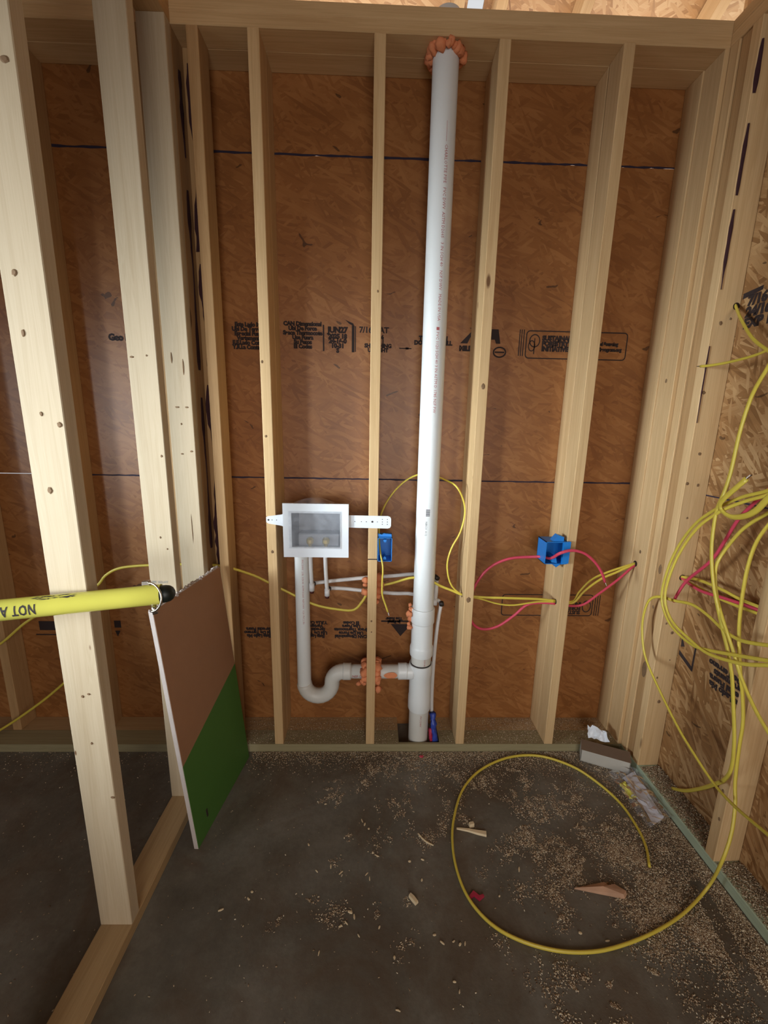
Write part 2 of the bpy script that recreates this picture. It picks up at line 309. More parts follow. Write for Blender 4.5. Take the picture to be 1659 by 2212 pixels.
M['dark_red'] = plain('dark_red_fitting', (.07, .014, .012), .4)
M['plastic_white'] = plain('white_plastic', (.78, .81, .86), .4, var=.02)
M['plastic_grey'] = plain('grey_white_plastic', (.36, .37, .41), .4)
M['brass'] = plain('brass', (.85, .66, .26), .28, .7)
M['blue'] = plain('blue_plastic', (.012, .20, .62), .38)
M['blue_tape'] = plain('blue_sleeve', (.03, .06, .35), .35)
M['yellow_cable'] = plain('yellow_sheath', (.66, .52, .07), .42)
M['pink_cable'] = plain('pink_sheath', (.62, .06, .11), .42)
M['white_wire'] = plain('white_wire', (.8, .8, .8), .4)
M['copper'] = plain('copper', (.72, .40, .22), .35, 1.0)
M['pole'] = plain('yellow_enamel', (.62, .56, .10), .08, var=.05)
M['rubber'] = plain('black_rubber', (.010, .014, .011), .45)
M['steel'] = plain('steel', (.62, .58, .52), .25, 1.0)
M['card'] = plain('cardboard', (.42, .31, .23), .85)
M['card_grey'] = plain('grey_cardboard', (.45, .42, .37), .85)
M['paper'] = plain('leaflet_paper', (.66, .68, .78), .7, var=.1)
M['film'] = plain('white_film', (.75, .80, .88), .3)
M['yellow_label'] = plain('yellow_label', (.72, .68, .10), .5)
M['bark'] = plain('bark', (.045, .012, .016), .9, bump=.8, bscale=90, var=.4)
M['knot'] = plain('knot', (.20, .115, .055), .8, var=.4)
M['hole'] = plain('drilled_hole', (.02, .008, .005), .9)
M['chip'] = plain('wood_chip', (.70, .56, .36), .8, var=.15)
M['chip_red'] = plain('reddish_splinter', (.46, .27, .17), .8, var=.35)
M['red_scrap'] = plain('red_scrap', (.42, .02, .06), .5)
def clear_plastic():
    m, nt, b = new_mat('clear_plastic'); k = N(nt)
    tr_ = k.n('ShaderNodeBsdfTransparent'); gl = k.n('ShaderNodeBsdfGlossy'); gl.inputs['Roughness'].default_value = .08
    df = k.n('ShaderNodeBsdfDiffuse'); df.inputs[0].default_value = (.8, .85, .95, 1)
    fr = k.n('ShaderNodeFresnel'); fr.inputs[0].default_value = 1.4
    tc = k.n('ShaderNodeTexCoord'); nz = k.noise(tc.outputs['Object'], 40, 3)
    m1 = k.n('ShaderNodeMixShader'); k.l(k.math('MULTIPLY', nz, .22), m1.inputs[0]); k.l(tr_.outputs[0], m1.inputs[1]); k.l(df.outputs[0], m1.inputs[2])
    m2 = k.n('ShaderNodeMixShader'); k.l(k.math('MULTIPLY', fr.outputs[0], .8), m2.inputs[0]); k.l(m1.outputs[0], m2.inputs[1]); k.l(gl.outputs[0], m2.inputs[2])
    k.l(m2.outputs[0], nt.nodes['Material Output'].inputs[0]); return m
M['clear'] = clear_plastic()
def island_mat(name, stops):
    m, nt, b = new_mat(name); k = N(nt); b.inputs['Roughness'].default_value = .85
    g = k.n('ShaderNodeNewGeometry'); k.l(k.ramp(g.outputs['Random Per Island'], stops), b.inputs['Base Color']); return m
M['sawdust'] = island_mat('sawdust', [(0, (.14, .082, .046)), (.4, (.36, .25, .155)), (.75, (.58, .46, .31)), (1, (.88, .79, .62))])
def concrete():
    m, nt, b = new_mat('concrete_slab'); k = N(nt); tc = k.n('ShaderNodeTexCoord'); P = tc.outputs['Object']
    n1 = k.noise(P, 2.2, 5, .6, .4); n2 = k.noise(P, 55, 4, .7); n3 = k.noise(P, 7, 4, .6, .6)
    v = k.math('ADD', k.math('MULTIPLY', n1, .75), k.math('ADD', k.math('MULTIPLY', n2, .22), k.math('MULTIPLY', n3, .25)))
    col = k.ramp(v, [(.36, (.070, .064, .053)), (.56, (.128, .119, .100)), (.74, (.20, .188, .162))])
    brown = k.ramp(k.noise(P, 3.4, 5, .65, .5), [(.44, (0, 0, 0)), (.62, (1, 1, 1))])
    sx = k.n('ShaderNodeSeparateColor'); k.l(brown, sx.inputs[0])
    col = k.mix(k.math('MULTIPLY', sx.outputs[0], .55), col, (.095, .058, .032))
    k.l(col, b.inputs['Base Color']); b.inputs['Roughness'].default_value = .62; b.inputs['Specular IOR Level'].default_value = .4
    bp = k.n('ShaderNodeBump'); bp.inputs['Strength'].default_value = .35; bp.inputs['Distance'].default_value = .003
    k.l(n2, bp.inputs['Height']); k.l(bp.outputs[0], b.inputs['Normal']); return m
M['concrete'] = concrete()

# board placing: local x = thickness, y = width, z = length
def rows(ax, ay, az): return Matrix(((ax[0], ay[0], az[0], 0), (ax[1], ay[1], az[1], 0), (ax[2], ay[2], az[2], 0), (0, 0, 0, 1)))
R_STUD = Matrix.Identity(4)                       # stud of a wall along X
R_STUD_L = rows((0, 1, 0), (-1, 0, 0), (0, 0, 1))  # stud of a wall along Y
R_PX = rows((0, 0, -1), (0, 1, 0), (1, 0, 0))     # plate along X
R_PY = rows((0, 0, 1), (1, 0, 0), (0, 1, 0))      # plate along Y
def board(name, parent, R, c, L, t=T2, w=W4, mat='stud', bev=.0018):
    return mesh_obj(name, box_mesh(t, w, L, bev, name+mat), M[mat], parent, Matrix.Translation(c) @ R)
def child(name, me, mat, parent, world_M):
    """sub-part: world_M in the frame of the parent's parent (wall root)"""
    return mesh_obj(name, me, M[mat] if isinstance(mat, str) else mat, parent, parent.matrix_basis.inverted() @ world_M)
ZS = (0+H)/2

# ------------------------------------------------------------------ the setting: floor
me = bpy.data.meshes.new('floor'); me.from_pydata([(-3.6, -4.2, FL), (1.78, -4.2, FL), (1.78, .19, FL), (-3.6, .19, FL)], [], [(0, 1, 2, 3)])
fl = mesh_obj('floor', me, M['concrete']); tag(fl, 'dark grey concrete slab floor strewn with sawdust', 'floor', kind='structure')

# ------------------------------------------------------------------ back wall: two rows of framing, strand board behind
wb = empty('wall_back'); tag(wb, 'open framed back wall of double stud rows and strand board', 'wall', kind='structure')
# strand board sheets: local X along, Y up; facing the room
def sheet(parent, x0, x1, z0, z1, y, mat='osb_back', R=None, name='osb_sheet'):
    Rm = R or rows((1, 0, 0), (0, 0, 1), (0, -1, 0))
    me = box_mesh(x1-x0-.002, z1-z0-.003, .011, .001, name+mat)
    return mesh_obj(name, me, M[mat], parent, tr((x0+x1)/2, y+.0055, (z0+z1)/2) @ Rm)
YB = 2*W4+.0005
SEAMS = [FL, 1.178, 2.391, 3.02]
sheets = []
for i in range(3):
    z0, z1 = SEAMS[i], SEAMS[i+1]
    if i == 2: z1 = H+.08
    sheets.append(sheet(wb, -.83, 1.70, z0, z1, YB)); sheets.append(sheet(wb, -3.27, -.83, z0, z1, YB))
for i, sh in ((0, sheets[2]), (1, sheets[4])):      # blue edge paint along the sheet joints
    z = SEAMS[i+1]; pts = []; V = []; F = []
    n = 90; x0, x1 = -.83, 1.66
    for j in range(n+1):
        x = x0+(x1-x0)*j/n; h = .0034+.0040*random.random()*(1 if i else .6); d = (random.random()-.5)*.002
        V += [(x, YB-.0006, z+d-h*.7), (x, YB-.0006, z+d+h*.7)]
        if j: F.append((2*j-2, 2*j, 2*j+1, 2*j-1))
    me = bpy.data.meshes.new('edge_paint'); me.from_pydata(V, [], F); child('edge_paint', me, 'blue_ink', sh, Matrix.Identity(4))
GRID = [-3*S16, -2*S16, -S16, 0, S16, 2*S16, 3*S16]
studs = {}
for i, x in enumerate(GRID):          # back row
    studs['b%d' % i] = board('stud', wb, R_STUD, (x+T2/2, W4*1.5, ZS), H, mat='stud_warm' if i < 3 else 'stud')
for i in (3, 4, 5, 6):                # front row
    R = R_STUD
    c = Vector((GRID[i]+T2/2, W4/2, ZS))
    if i == 6: R = Matrix.Rotation(.0026, 4, 'X'); c.y -= .0034
    studs['f%d' % i] = board('stud', wb, R, c, H)
studs['w'] = board('stud', wb, R_STUD, (-.280+T2/2, W4/2, ZS), H, mat='stud_warm')
studs['y'] = board('stud', wb, R_STUD, (-.2440+T2/2, W4*1.5, ZS), H, mat='stud_warm')
studs['z'] = board('stud', wb, R_STUD, (-.194+T2/2, W4/2, ZS), H, mat='stud_warm')
studs['e0'] = board('stud', wb, R_STUD, (1.556+T2/2, W4*1.5, ZS), H)
studs['e1'] = board('stud', wb, R_STUD, (1.560+T2/2, W4/2, ZS), H)
# plates: back row, front row; the bottom ones are cut out round the drain stack
XA, XB = -3.2, 1.66; NA, NB = .556, .742
def cut_plate(name, segs, mat, c0):
    bm = bmesh.new()
    for (x0, x1, y0, y1) in segs:
        q = bmesh.ops.create_cube(bm, size=1)['verts']; bmesh.ops.scale(bm, vec=(T2, y1-y0, x1-x0), verts=q); bmesh.ops.translate(bm, vec=(0, (y0+y1)/2, (x0+x1)/2), verts=q)
    return mesh_obj(name, from_bm(name, bm), M[mat], wb, tr(0, 0, FL/2) @ R_PX)
cut_plate('bottom_plate', [(XA, NA, 0, W4), (NB, XB, 0, W4), (NA, NB, 0, .012)], 'treated', 0)
cut_plate('bottom_plate', [(XA, NA, W4, 2*W4), (NB, XB, W4, 2*W4)], 'plate_warm', 0)
for r, yy in ((0, W4/2), (1, W4*1.5)):
    for kz in (0, 1):
        board('top_plate', wb, R_PX, ((XA+XB)/2, yy, H+T2*(kz+.5)), XB-XA, mat='stud')
# knots and marks that show on the studs: (parent key, x, y, z, rx, rz, axis of the face normal)
def disc(name, rx, rz, seed=0, n=12):
    rs = random.Random(seed); V = []
    for k in range(n):
        a = 6.2832*k/n; q = 1+.25*(rs.random()-.5); V.append((rx*q*math.cos(a), 0, rz*q*math.sin(a)))
    V += [(v[0]*.6, -.0015, v[2]*.6) for v in V]
    F = [tuple(range(n, 2*n))]+[(k, (k+1) % n, n+(k+1) % n, n+k) for k in range(n)]
    me = bpy.data.meshes.new(name); me.from_pydata(V, [], F); return me
for key, x, z, rx, rz in (('f3', .008, 1.63, .004, .006), ('f3', .012, 1.36, .005, .005), ('f3', .02, .90, .005, .007), ('f4', .43, 1.88, .003, .005), ('f4', .424, .60, .004, .004), ('f4', .425, .55, .003, .003),
                          ('f5', .832, 1.56, .007, .011), ('f5', .83, .70, .009, .012), ('f6', 1.24, .92, .004, .004)):
    child('knot', disc('knot', rx, rz, int(x*1000)), 'knot', studs[key], tr(x, -.0004, z))
child('pencil_mark', boxes_mesh('pencil_mark', [(.4065, .4445, -.0012, -.0004, .871, .875)]), 'ink', studs['f4'], Matrix.Identity(4))
# drilled holes in the studs where the cables pass
def hole_x(key, x, y, z, r=.011, sgn=-1):
    child('drilled_hole', lathe_mesh('drilled_hole', [(.0005, 0), (r, 0), (r, -.004)], 16), 'hole', studs[key], tr(x+sgn*.0006, y, z) @ Matrix.Rotation(math.pi/2*sgn, 4, 'Y'))
hole_x('f6', 3*S16, .043, .677); hole_x('f6', 3*S16+T2, .043, .677, sgn=1); hole_x('f5', 2*S16, .052, .700); hole_x('e1', 1.560, .066, .845, .013)
for x, z in ((1.560, .905), (1.560, 1.60)):
    child('knot', disc('knot', .006, .008, 3), 'knot', studs['e1'], tr(x-.0004, .045, z) @ Matrix.Rotation(-math.pi/2, 4, 'Z'))
# bark edge left on the corner stud beside the partition
def bark_strip(parent, pts, nrm, wid, name='bark'):
    rs = random.Random(len(pts)); V = []; F = []
    P = catmull(pts, .03); n = len(P); nrm = Vector(nrm)
    for i, p in enumerate(P):
        a = wid*(.55+.45*math.sin(i*.35+1.3*math.sin(i*.13)))*(.7+.6*rs.random()); t = Vector((0, 0, 1)).cross(nrm)
        V += [p-t*a, p+nrm*.003, p+t*a*.8]
        if i: F += [(3*i-3, 3*i, 3*i+1, 3*i-2), (3*i-2, 3*i+1, 3*i+2, 3*i-1)]
    me = bpy.data.meshes.new(name); me.from_pydata(V, [], F); smooth(me); return child(name, me, 'bark', parent, Matrix.Identity(4))

for zs in ((2.60, 2.4, 2.2, 2.02), (1.98, 1.8, 1.62), (1.55, 1.4, 1.2, 1.0, .80)):
    bark_strip(studs['y'], [(-.222, W4-.0008, z) for z in zs], (0, -1, 0), .017)
for zs in ((2.55, 2.3), (2.2, 1.9, 1.6), (1.5, 1.2, .9)):
    bark_strip(studs['w'], [(-.280+T2+.0006, .050, z) for z in zs], (1, 0, 0), .016)

# ------------------------------------------------------------------ printed stamps on the strand board
def stamp(parent, body, x, z, size, align='LEFT', flip=False, bold=.0017, line=.8, mat='ink', space=.95, sx=1.):
    me = text_mesh(body, size, align, bold, space, line)
    R = rows((1, 0, 0), (0, 0, 1), (0, -1, 0))
    if flip: R = R @ Matrix.Rotation(math.pi, 4, 'Z')
    return child('printed_stamp', me, mat, parent, tr(x, YB-.0007, z) @ R @ Matrix.Diagonal((sx, 1, 1, 1)))
def rects(parent, lst, mat='ink', name='printed_mark'):
    V = []; F = []
    for q in lst:
        n = len(V); V += [(x, YB-.0007, z) for x, z in q]; F.append(tuple(range(n, n+len(q))))
    me = bpy.data.meshes.new(name); me.from_pydata(V, [], F); return child(name, me, mat, parent, Matrix.Identity(4))
def box4(x0, x1, z0, z1): return [(x0, z0), (x1, z0), (x1, z1), (x0, z1)]
def ring(cx, cz, rx, rz, t, n=22):
    o = []
    for k in range(n):
        a, b = 6.2832*k/n, 6.2832*(k+1)/n
        o.append([(cx+rx*math.cos(a), cz+rz*math.sin(a)), (cx+rx*math.cos(b), cz+rz*math.sin(b)), (cx+(rx-t)*math.cos(b), cz+(rz-t)*math.sin(b)), (cx+(rx-t)*math.cos(a), cz+(rz-t)*math.sin(a))])
    return o
def rbox(x0, x1, z0, z1, r, t):
    o = [box4(x0+r, x1-r, z1-t, z1), box4(x0+r, x1-r, z0, z0+t), box4(x0, x0+t, z0+r, z1-r), box4(x1-t, x1, z0+r, z1-r)]
    for cx, cz, a0 in ((x1-r, z1-r, 0), (x0+r, z1-r, 1.5708), (x0+r, z0+r, 3.1416), (x1-r, z0+r, 4.7124)):
        for k in range(4):
            a, b = a0+k*.3927, a0+(k+1)*.3927
            o.append([(cx+r*math.cos(a), cz+r*math.sin(a)), (cx+r*math.cos(b), cz+r*math.sin(b)), (cx+(r-t)*math.cos(b), cz+(r-t)*math.sin(b)), (cx+(r-t)*math.cos(a), cz+(r-t)*math.sin(a))])
    return o
MID, LOW = sheets[2], sheets[0]; MIDL, LOWL = sheets[3], sheets[1]
stamp(MID, 'Este Lado Ma\nUbi De Terreno\nEspecial Fuera\nVertements\nE.E.Lado Contra\nY.R.I.a Contacto', -.085, 1.787, .0215, 'CENTER')
stamp(MID, 'CAN Dimensional\nUbi De Force\nSpace Thermocote\nUse Fuera\nSu Pesos\nEl Codes', .130, 1.795, .0215, 'CENTER')
rects(MID, [box4(.211, .217, 1.700, 1.800), box4(.328, .339, 1.698, 1.800), box4(.341, .345, 1.700, 1.798), [(.300, 1.822), (.334, 1.808), (.339, 1.796), (.318, 1.806)]])
stamp(MID, 'JUN27', .271, 1.772, .030, 'CENTER', bold=0.0021)
stamp(MID, '2025 18\n24-16-0\n10-31\nS', .271, 1.750, .024, 'CENTER', bold=0.0019, line=.75)
stamp(MID, '7/16 CAT', .358, 1.775, .031, 'LEFT', bold=0.0012)
stamp(MID, '24/16\nEXP 1\nSHEATHING\nUPRIGHT', .435, 1.752, .021, 'CENTER', bold=0.0014)
rects(MID, [box4(.522, .572, 1.716, 1.720), box4(.548, .560, 1.714, 1.722)])
stamp(MID, 'THIS SIDE IN\nDOWN  TO SILL', .66, 1.752, .022, 'CENTER', bold=0.0019)
rects(MID, [[(.770, 1.743), (.825, 1.800), (.862, 1.800), (.862, 1.743), (.838, 1.743), (.838, 1.768), (.812, 1.768), (.800, 1.743)], [(.872, 1.745), (.885, 1.800), (.925, 1.800), (.936, 1.745), (.918, 1.745), (.912, 1.760), (.893, 1.760), (.888, 1.745)]])
stamp(MID, 'MILL 401', .768, 1.715, .026, 'LEFT', bold=0.0023)
rects(MID, ring(.935, 1.712, .028, .022, .006)+[box4(.915, .955, 1.709, 1.715)])
rects(MID, [box4(1.012, 1.016, 1.70, 1.802), box4(1.020, 1.024, 1.70, 1.802), box4(1.029, 1.033, 1.70, 1.802)]+rbox(1.040, 1.463, 1.690, 1.800, .016, .0045))
rects(MID, ring(1.077, 1.760, .023, .026, .0045)+ring(1.066, 1.740, .015, .022, .004)+[box4(1.075, 1.079, 1.708, 1.77)])
stamp(MID, 'SUSTAINABLE\nFORESTRY\nINITIATIVE', 1.108, 1.763, .0245, 'LEFT', bold=0.0021, line=.85)
stamp(MID, 'Certified Sourcing\nwww.sfiprogram.org', 1.300, 1.748, .018, 'LEFT', bold=0.0018, line=1.2)
stamp(MIDL, 'Geo Pacific', -.645, 1.722, .034, 'LEFT', bold=.0024)
rects(MIDL, [box4(-1.35, -1.10, 1.70, 1.708), box4(-1.35, -1.10, 1.74, 1.752), box4(-1.33, -1.13, 1.775, 1.79)])
# the lower sheet carries the same print upside down
stamp(LOW, 'SUSTAINABLE\nFORESTRY\nINITIATIVE', 1.405, .572, .0245, 'LEFT', True, .0014, .85)
rects(LOW, rbox(1.030, 1.462, .545, .653, .016, .0045)+[box4(1.470, 1.474, .548, .650), box4(1.480, 1.484, .548, .650), box4(1.490, 1.494, .548, .650)]+ring(1.432, .594, .022, .03, .005))
stamp(LOW, 'CAN Dimensional\nUbi De Force\nSpace Thermocote\nUse Fuera\nEl Codes', .330, .440, .0215, 'CENTER', True)
stamp(LOW, 'Este Lado Ma\nUbi De Terreno\nEspecial Fuera\nVertements\nY.R.I.a Contacto', .150, .440, .0215, 'CENTER', True)
rects(LOW, [[(.515, .498), (.612, .498), (.562, .436)], box4(.47, .62, .508, .516)])
stamp(LOW, 'In Panel\nThe Ruler', .53, .515, .02, 'CENTER', True)
stamp(LOW, 'Este Lado Ma\nUbi De Terreno\nEspecial Fuera', -.10, .44, .0215, 'CENTER', True)
rects(LOW, [box4(-.215, -.209, .432, .53), box4(-.235, -.228, .432, .53), box4(-.30, -.245, .46, .50)])
stamp(LOWL, 'NOM 8-27\n2-2 LADO\nHACIA ABAJO\nUBE 7 21', -.53, .438, .022, 'CENTER', True)
rects(LOWL, [box4(-.76, -.73, .47, .505), [(-.76, .455), (-.735, .455), (-.75, .425)], box4(-1.12, -.86, .43, .436), box4(-1.10, -.88, .455, .50)])

# ------------------------------------------------------------------ left partition (open studs), seen from the room
wl = empty('wall_left', tr(XL, 0, 0) @ Matrix.Rotation(AL, 4, 'Z')); tag(wl, 'open stud partition on the left with bottom plate', 'wall', kind='structure')
def lstud(y, mat='stud_pale'): return board('stud', wl, R_STUD_L, (-W4/2, y+T2/2, ZS), H, mat=mat)
L1 = lstud(-.6907); L2 = lstud(-.2680); L3 = lstud(-.0395)
L0 = lstud(-.6907-S16-.01)
board('bottom_plate', wl, R_PY, (-W4/2, -1.55, FL/2), 3.1-.002, mat='plate_warm')
for kz in (0, 1): board('top_plate', wl, R_PY, (-W4/2, -1.551, H+T2*(kz+.5)), 3.1, mat='stud_warm')
Rk = Matrix.Identity(4)
def lknot(st, y, x, z, rx, rz, mat='knot', s=0): child('knot', disc('knot', rx, rz, s), mat, st, tr(x, y-.0004, z))
for x, z, rx, rz in ((-.020, 2.06, .009, .006), (-.011, 1.40, .006, .006), (-.047, 1.422, .004, .005), (-.052, 1.255, .006, .008), (-.060, 1.70, .006, .007), (-.060, 1.585, .004, .008), (-.046, .735, .004, .004), (-.030, .742, .004, .003), (-.040, .60, .003, .004), (-.005, .435, .006, .004)):
    lknot(L1, -.6907, x, z, rx, rz, s=int(z*100))
for x, z, rx, rz in ((-.075, 1.60, .007, .003), (-.03, 1.605, .003, .003), (-.012, 1.30, .004, .004), (-.040, 1.03, .003, .004), (-.02, .99, .003, .003)): lknot(L2, -.2680, x, z, rx, rz, s=int(z*100))
for x, z, rx, rz in ((-.062, 1.63, .003, .02), (-.022, 1.60, .003, .028), (-.055, 1.46, .008, .003), (-.020, 1.46, .007, .003), (-.045, 1.40, .003, .004), (-.05, 1.29, .005, .003), (-.015, 1.30, .006, .003), (-.035, 1.0, .0012, .06)): lknot(L3, -.0395, x, z, rx, rz, s=int(z*100))
stm = text_mesh('SPF  KD-HT\n\u2014 127 \u2014', .011, 'CENTER', .0004)
child('printed_stamp', stm, plain('grey_ink', (.30, .28, .25), .8), L2, tr(-.055, -.2680-.0006, .868) @ rows((1, 0, 0), (0, 0, 1), (0, -1, 0)))

# ------------------------------------------------------------------ right wall
wr = empty('wall_right', tr(XR, 0, 0) @ Matrix.Rotation(AR, 4, 'Z')); tag(wr, 'open framed right wall with strand board and green treated plate', 'wall', kind='structure')
def rstud(y, dx=0, mat='stud'): return board('stud', wr, R_STUD_L, (W4/2+dx, y+T2/2, ZS), H, mat=mat)
R0 = rstud(-.0400); R0b = rstud(-.0800, .006, 'stud_warm'); R1 = rstud(-.1226); R2 = rstud(-.5290); R3 = rstud(-.5290-S16)
board('bottom_plate', wr, R_PY, (W4/2, -2.04, FL/2), 4.08-.002, mat='treated_green')
for kz in (0, 1): board('top_plate', wr, R_PY, (W4/2, -2.04, H+T2*(kz+.5)), 4.08, mat='stud')
Rr = rows((0, -1, 0), (0, 0, 1), (-1, 0, 0))
rsheets = []
for i in range(3):
    z0, z1 = SEAMS[i], SEAMS[i+1]
    if i == 2: z1 = 4.0
    for (ya, yb) in ((.09, -2.35), (-2.35, -4.2)):
        me = box_mesh(ya-yb-.002, z1-z0-.003, .011, .001, 'osb_sheet_right')
        rsheets.append(mesh_obj('osb_sheet', me, M['osb_right'], wr, tr(W4+.0005+.0055, (ya+yb)/2, (z0+z1)/2) @ Rr))
def rstamp(parent, body, y, z, size, rot=0., flip=False, align='LEFT', bold=.0014, line=.8):
    me = text_mesh(body, size, align, bold, .95, line)
    R = rows((0, -1, 0), (0, 0, 1), (-1, 0, 0)) @ Matrix.Rotation((math.pi if flip else 0)+rot, 4, 'Z')
    return child('printed_stamp', me, 'ink', parent, tr(W4-.0004, y, z) @ R)
def rrects(parent, lst, mat='ink', name='printed_mark'):
    V = []; F = []
    for q in lst:
        n = len(V); V += [(W4-.0004, y, z) for y, z in q]; F.append(tuple(range(n, n+len(q))))
    me = bpy.data.meshes.new(name); me.from_pydata(V, [], F); return child(name, me, mat, parent, Matrix.Identity(4))
def band(z, n=40):
    o = []; y0, y1 = -.12, -1.0
    for j in range(n):
        a, b = y0+(y1-y0)*j/n, y0+(y1-y0)*(j+1)/n; h = .002+.003*random.random(); o.append([(a, z-h), (b, z-h), (b, z+h), (a, z+h)])
    return o
rrects(rsheets[2], band(1.178), 'blue_ink', 'edge_paint')
rstamp(rsheets[2], '7/16 CAT\n24/16\nEXP 1', -.150, 1.825, .042, 0, False, bold=.003, line=.85)
rrects(rsheets[2], [[(-.127, 1.868), (-.20, 1.875), (-.20, 1.862), (-.127, 1.850)]])
rrects(rsheets[0], [[(-.128, .610), (-.150, .575), (-.132, .565)], [(-.128, .548), (-.205, .515), (-.200, .500), (-.128, .530)], [(-.198, .60), (-.206, .60), (-.206, .50), (-.198, .50)]])
rstamp(rsheets[0], 'Este Lado Ma\nEspecial Fuera\nVertements\nUbi De Terreno', -.365, .52, .030, 0, True, 'CENTER', .0022, .85)
for x, z, rx, rz in ((.030, 1.775, .006, .007), (.062, 1.79, .004, .004), (.012, 1.545, .006, .006), (.036, 1.33, .006, .006), (.008, 1.22, .006, .006), (.050, 1.215, .005, .006), (.05, .62, .006, .007), (.02, .66, .004, .005), (.045, .31, .007, .008), (.02, .42, .004, .005), (.06, .50, .003, .003), (.03, 1.09, .004, .004), (.015, .93, .006, .006)):
    child('knot', disc('knot', rx, rz, int(z*99)), 'knot', R1, tr(x, -.1226-.0004, z))
for y, z, ry, rz in ((-.06, .865, .009, .02), (-.062, .42, .014, .035), (-.055, .70, .005, .008)):
    child('knot', disc('knot', ry, rz, int(z*99)), 'knot', R0b, tr(.006-.0004, y, z) @ Matrix.Rotation(-math.pi/2, 4, 'Z'))
for zs in ((2.58, 2.50, 2.44), (2.36, 2.30, 2.22, 2.16), (2.12, 2.02, 1.94, 1.88)):
    bark_strip(R1, [(.010, -.1226-.0004, z) for z in zs], (0, -1, 0), .009)
bark_strip(R1, [(.0045, -.1226-.0004, z) for z in (1.7, 1.6, 1.52, 1.44)], (0, -1, 0), .004)
for x, z in ((.052, .853), (.075, 1.83)):
    child('drilled_hole', lathe_mesh('drilled_hole', [(.0005, 0), (.012, 0), (.012, -.003)], 16), 'hole', R1, tr(x, -.1226-.0006, z) @ Matrix.Rotation(math.pi/2, 4, 'X'))
for x, z, rx, rz in ((.02, .26, .005, .008), (.012, .16, .004, .006), (.01, .36, .004, .005)):
    child('knot', disc('knot', rx, rz, 5), 'knot', R2, tr(-.0004, -.529+x, z) @ Matrix.Rotation(-math.pi/2, 4, 'Z'))

# ------------------------------------------------------------------ roof and the walls behind the camera
ce = empty('ceiling'); tag(ce, 'open rafters under bare roof sheathing', 'ceiling', kind='structure')
SL = .42; Z0 = 3.02            # underside height above y = 0
def rz(y): return Z0 - SL*y
def deck(x0, x1, ya, yb):
    L = math.hypot(yb-ya, rz(ya)-rz(yb)); ang = math.atan(SL)
    me = box_mesh(x1-x0-.004, L-.004, .012, .001, 'roof_sheet')
    ay = Vector((0, -math.cos(ang), math.sin(ang))); az = Vector((0, -math.sin(ang), -math.cos(ang)))
    R = rows((1, 0, 0), ay, Vector((1, 0, 0)).cross(ay))
    mesh_obj('roof_sheet', me, M['roof_osb'], ce, tr((x0+x1)/2, (ya+yb)/2, (rz(ya)+rz(yb))/2+.008) @ R)
ya = .75
for row, (y0, y1) in enumerate(((.75, -.45), (-.45, -1.65), (-1.65, -2.85), (-2.85, -4.4))):
    xs = [-3.8, -1.7, .745, .80, 1.86] if row == 0 else [-3.8, -1.4, .9, 1.86]
    for a, b in zip(xs[:-1], xs[1:]):
        if (a, b) == (.745, .80): continue
        deck(a, b, y0, y1)
for x in (-1.9, -1.29, -.68, -.07, .70, .85, 1.15, 1.62):
    L = math.hypot(5.0, 5.0*SL); ang = math.atan(SL); ay = Vector((0, -math.cos(ang), math.sin(ang)))
    R = rows((1, 0, 0), Vector((1, 0, 0)).cross(ay)*-1, ay)
    ym = .7-2.5
    mesh_obj('rafter', box_mesh(T2, W4, L, .0018, 'rafter'), M['stud'], ce, tr(x, ym, rz(ym)-.052) @ R)
wf = empty('wall_front'); tag(wf, 'strand board wall behind the camera with a doorway and a window', 'wall', kind='structure')
for x0, x1, z0, z1 in ((-3.62, -2.95, FL, 4.9), (-1.65, .05, FL, 4.9), (-2.95, -1.65, FL, .75), (-2.95, -1.65, 2.15, 4.9), (1.35, 1.78, FL, 4.9), (.05, 1.35, 2.25, 4.9)):
    mesh_obj('osb_sheet', box_mesh(x1-x0, z1-z0, .012, 0, 'osb_f'), M['osb_back'], wf, tr((x0+x1)/2, -3.62, (z0+z1)/2) @ rows((-1, 0, 0), (0, 0, 1), (0, 1, 0)))
wo = empty('wall_outer'); tag(wo, 'strand board outer wall on the far left with a window opening', 'wall', kind='structure')
for y0, y1, z0, z1 in ((-4.2, -2.75, FL, 4.9), (-1.25, .19, FL, 4.9), (-2.75, -1.25, FL, .72), (-2.75, -1.25, 2.12, 4.9)):
    mesh_obj('osb_sheet', box_mesh(y1-y0, z1-z0, .012, 0, 'osb_o'), M['osb_back'], wo, tr(-3.0, (y0+y1)/2, (z0+z1)/2) @ rows((0, 1, 0), (0, 0, 1), (1, 0, 0)))

# ------------------------------------------------------------------ drain and vent stack
def pipe_text(parent, body, size, R, cx, cy, z, ang, mat, r_off=.0004):
    """lettering running down a vertical pipe; ang from the camera-facing direction"""
    me = text_mesh(body, size, 'LEFT', .0, 1.0, 1.0, 1)
    for v in me.vertices:
        a = ang + (v.co.y-size*.35)/R
        v.co = Vector((cx+(R+r_off)*math.sin(a), cy-(R+r_off)*math.cos(a), z-v.co.x))
    return mesh_obj('printed_text', me, M[mat], parent)
PX, PY = .648, .060
st = thing('vent_stack', 'tall white plastic vent stack rising from floor to top plate', 'pipe', (PX, PY, 0))
R3 = .0445
up = mesh_obj('pipe', lathe_mesh('pipe', [(R3, H+.10), (R3, .60), (R3-.006, .60)], 40), M['pvc'], st)
mesh_obj('coupling', lathe_mesh('coupling', [(R3, .637), (.0500, .637), (.0512, .633), (.0512, .575), (.0500, .571), (.0470, .567), (.0470, .462), (.0500, .456), (.0512, .452), (.0512, .418), (.0500, .414), (R3, .414)], 40), M['pvc'], st)
mesh_obj('pipe', lathe_mesh('pipe', [(R3-.0005, .44), (R3-.0005, .36)], 40), M['pvc_dirty'], st)
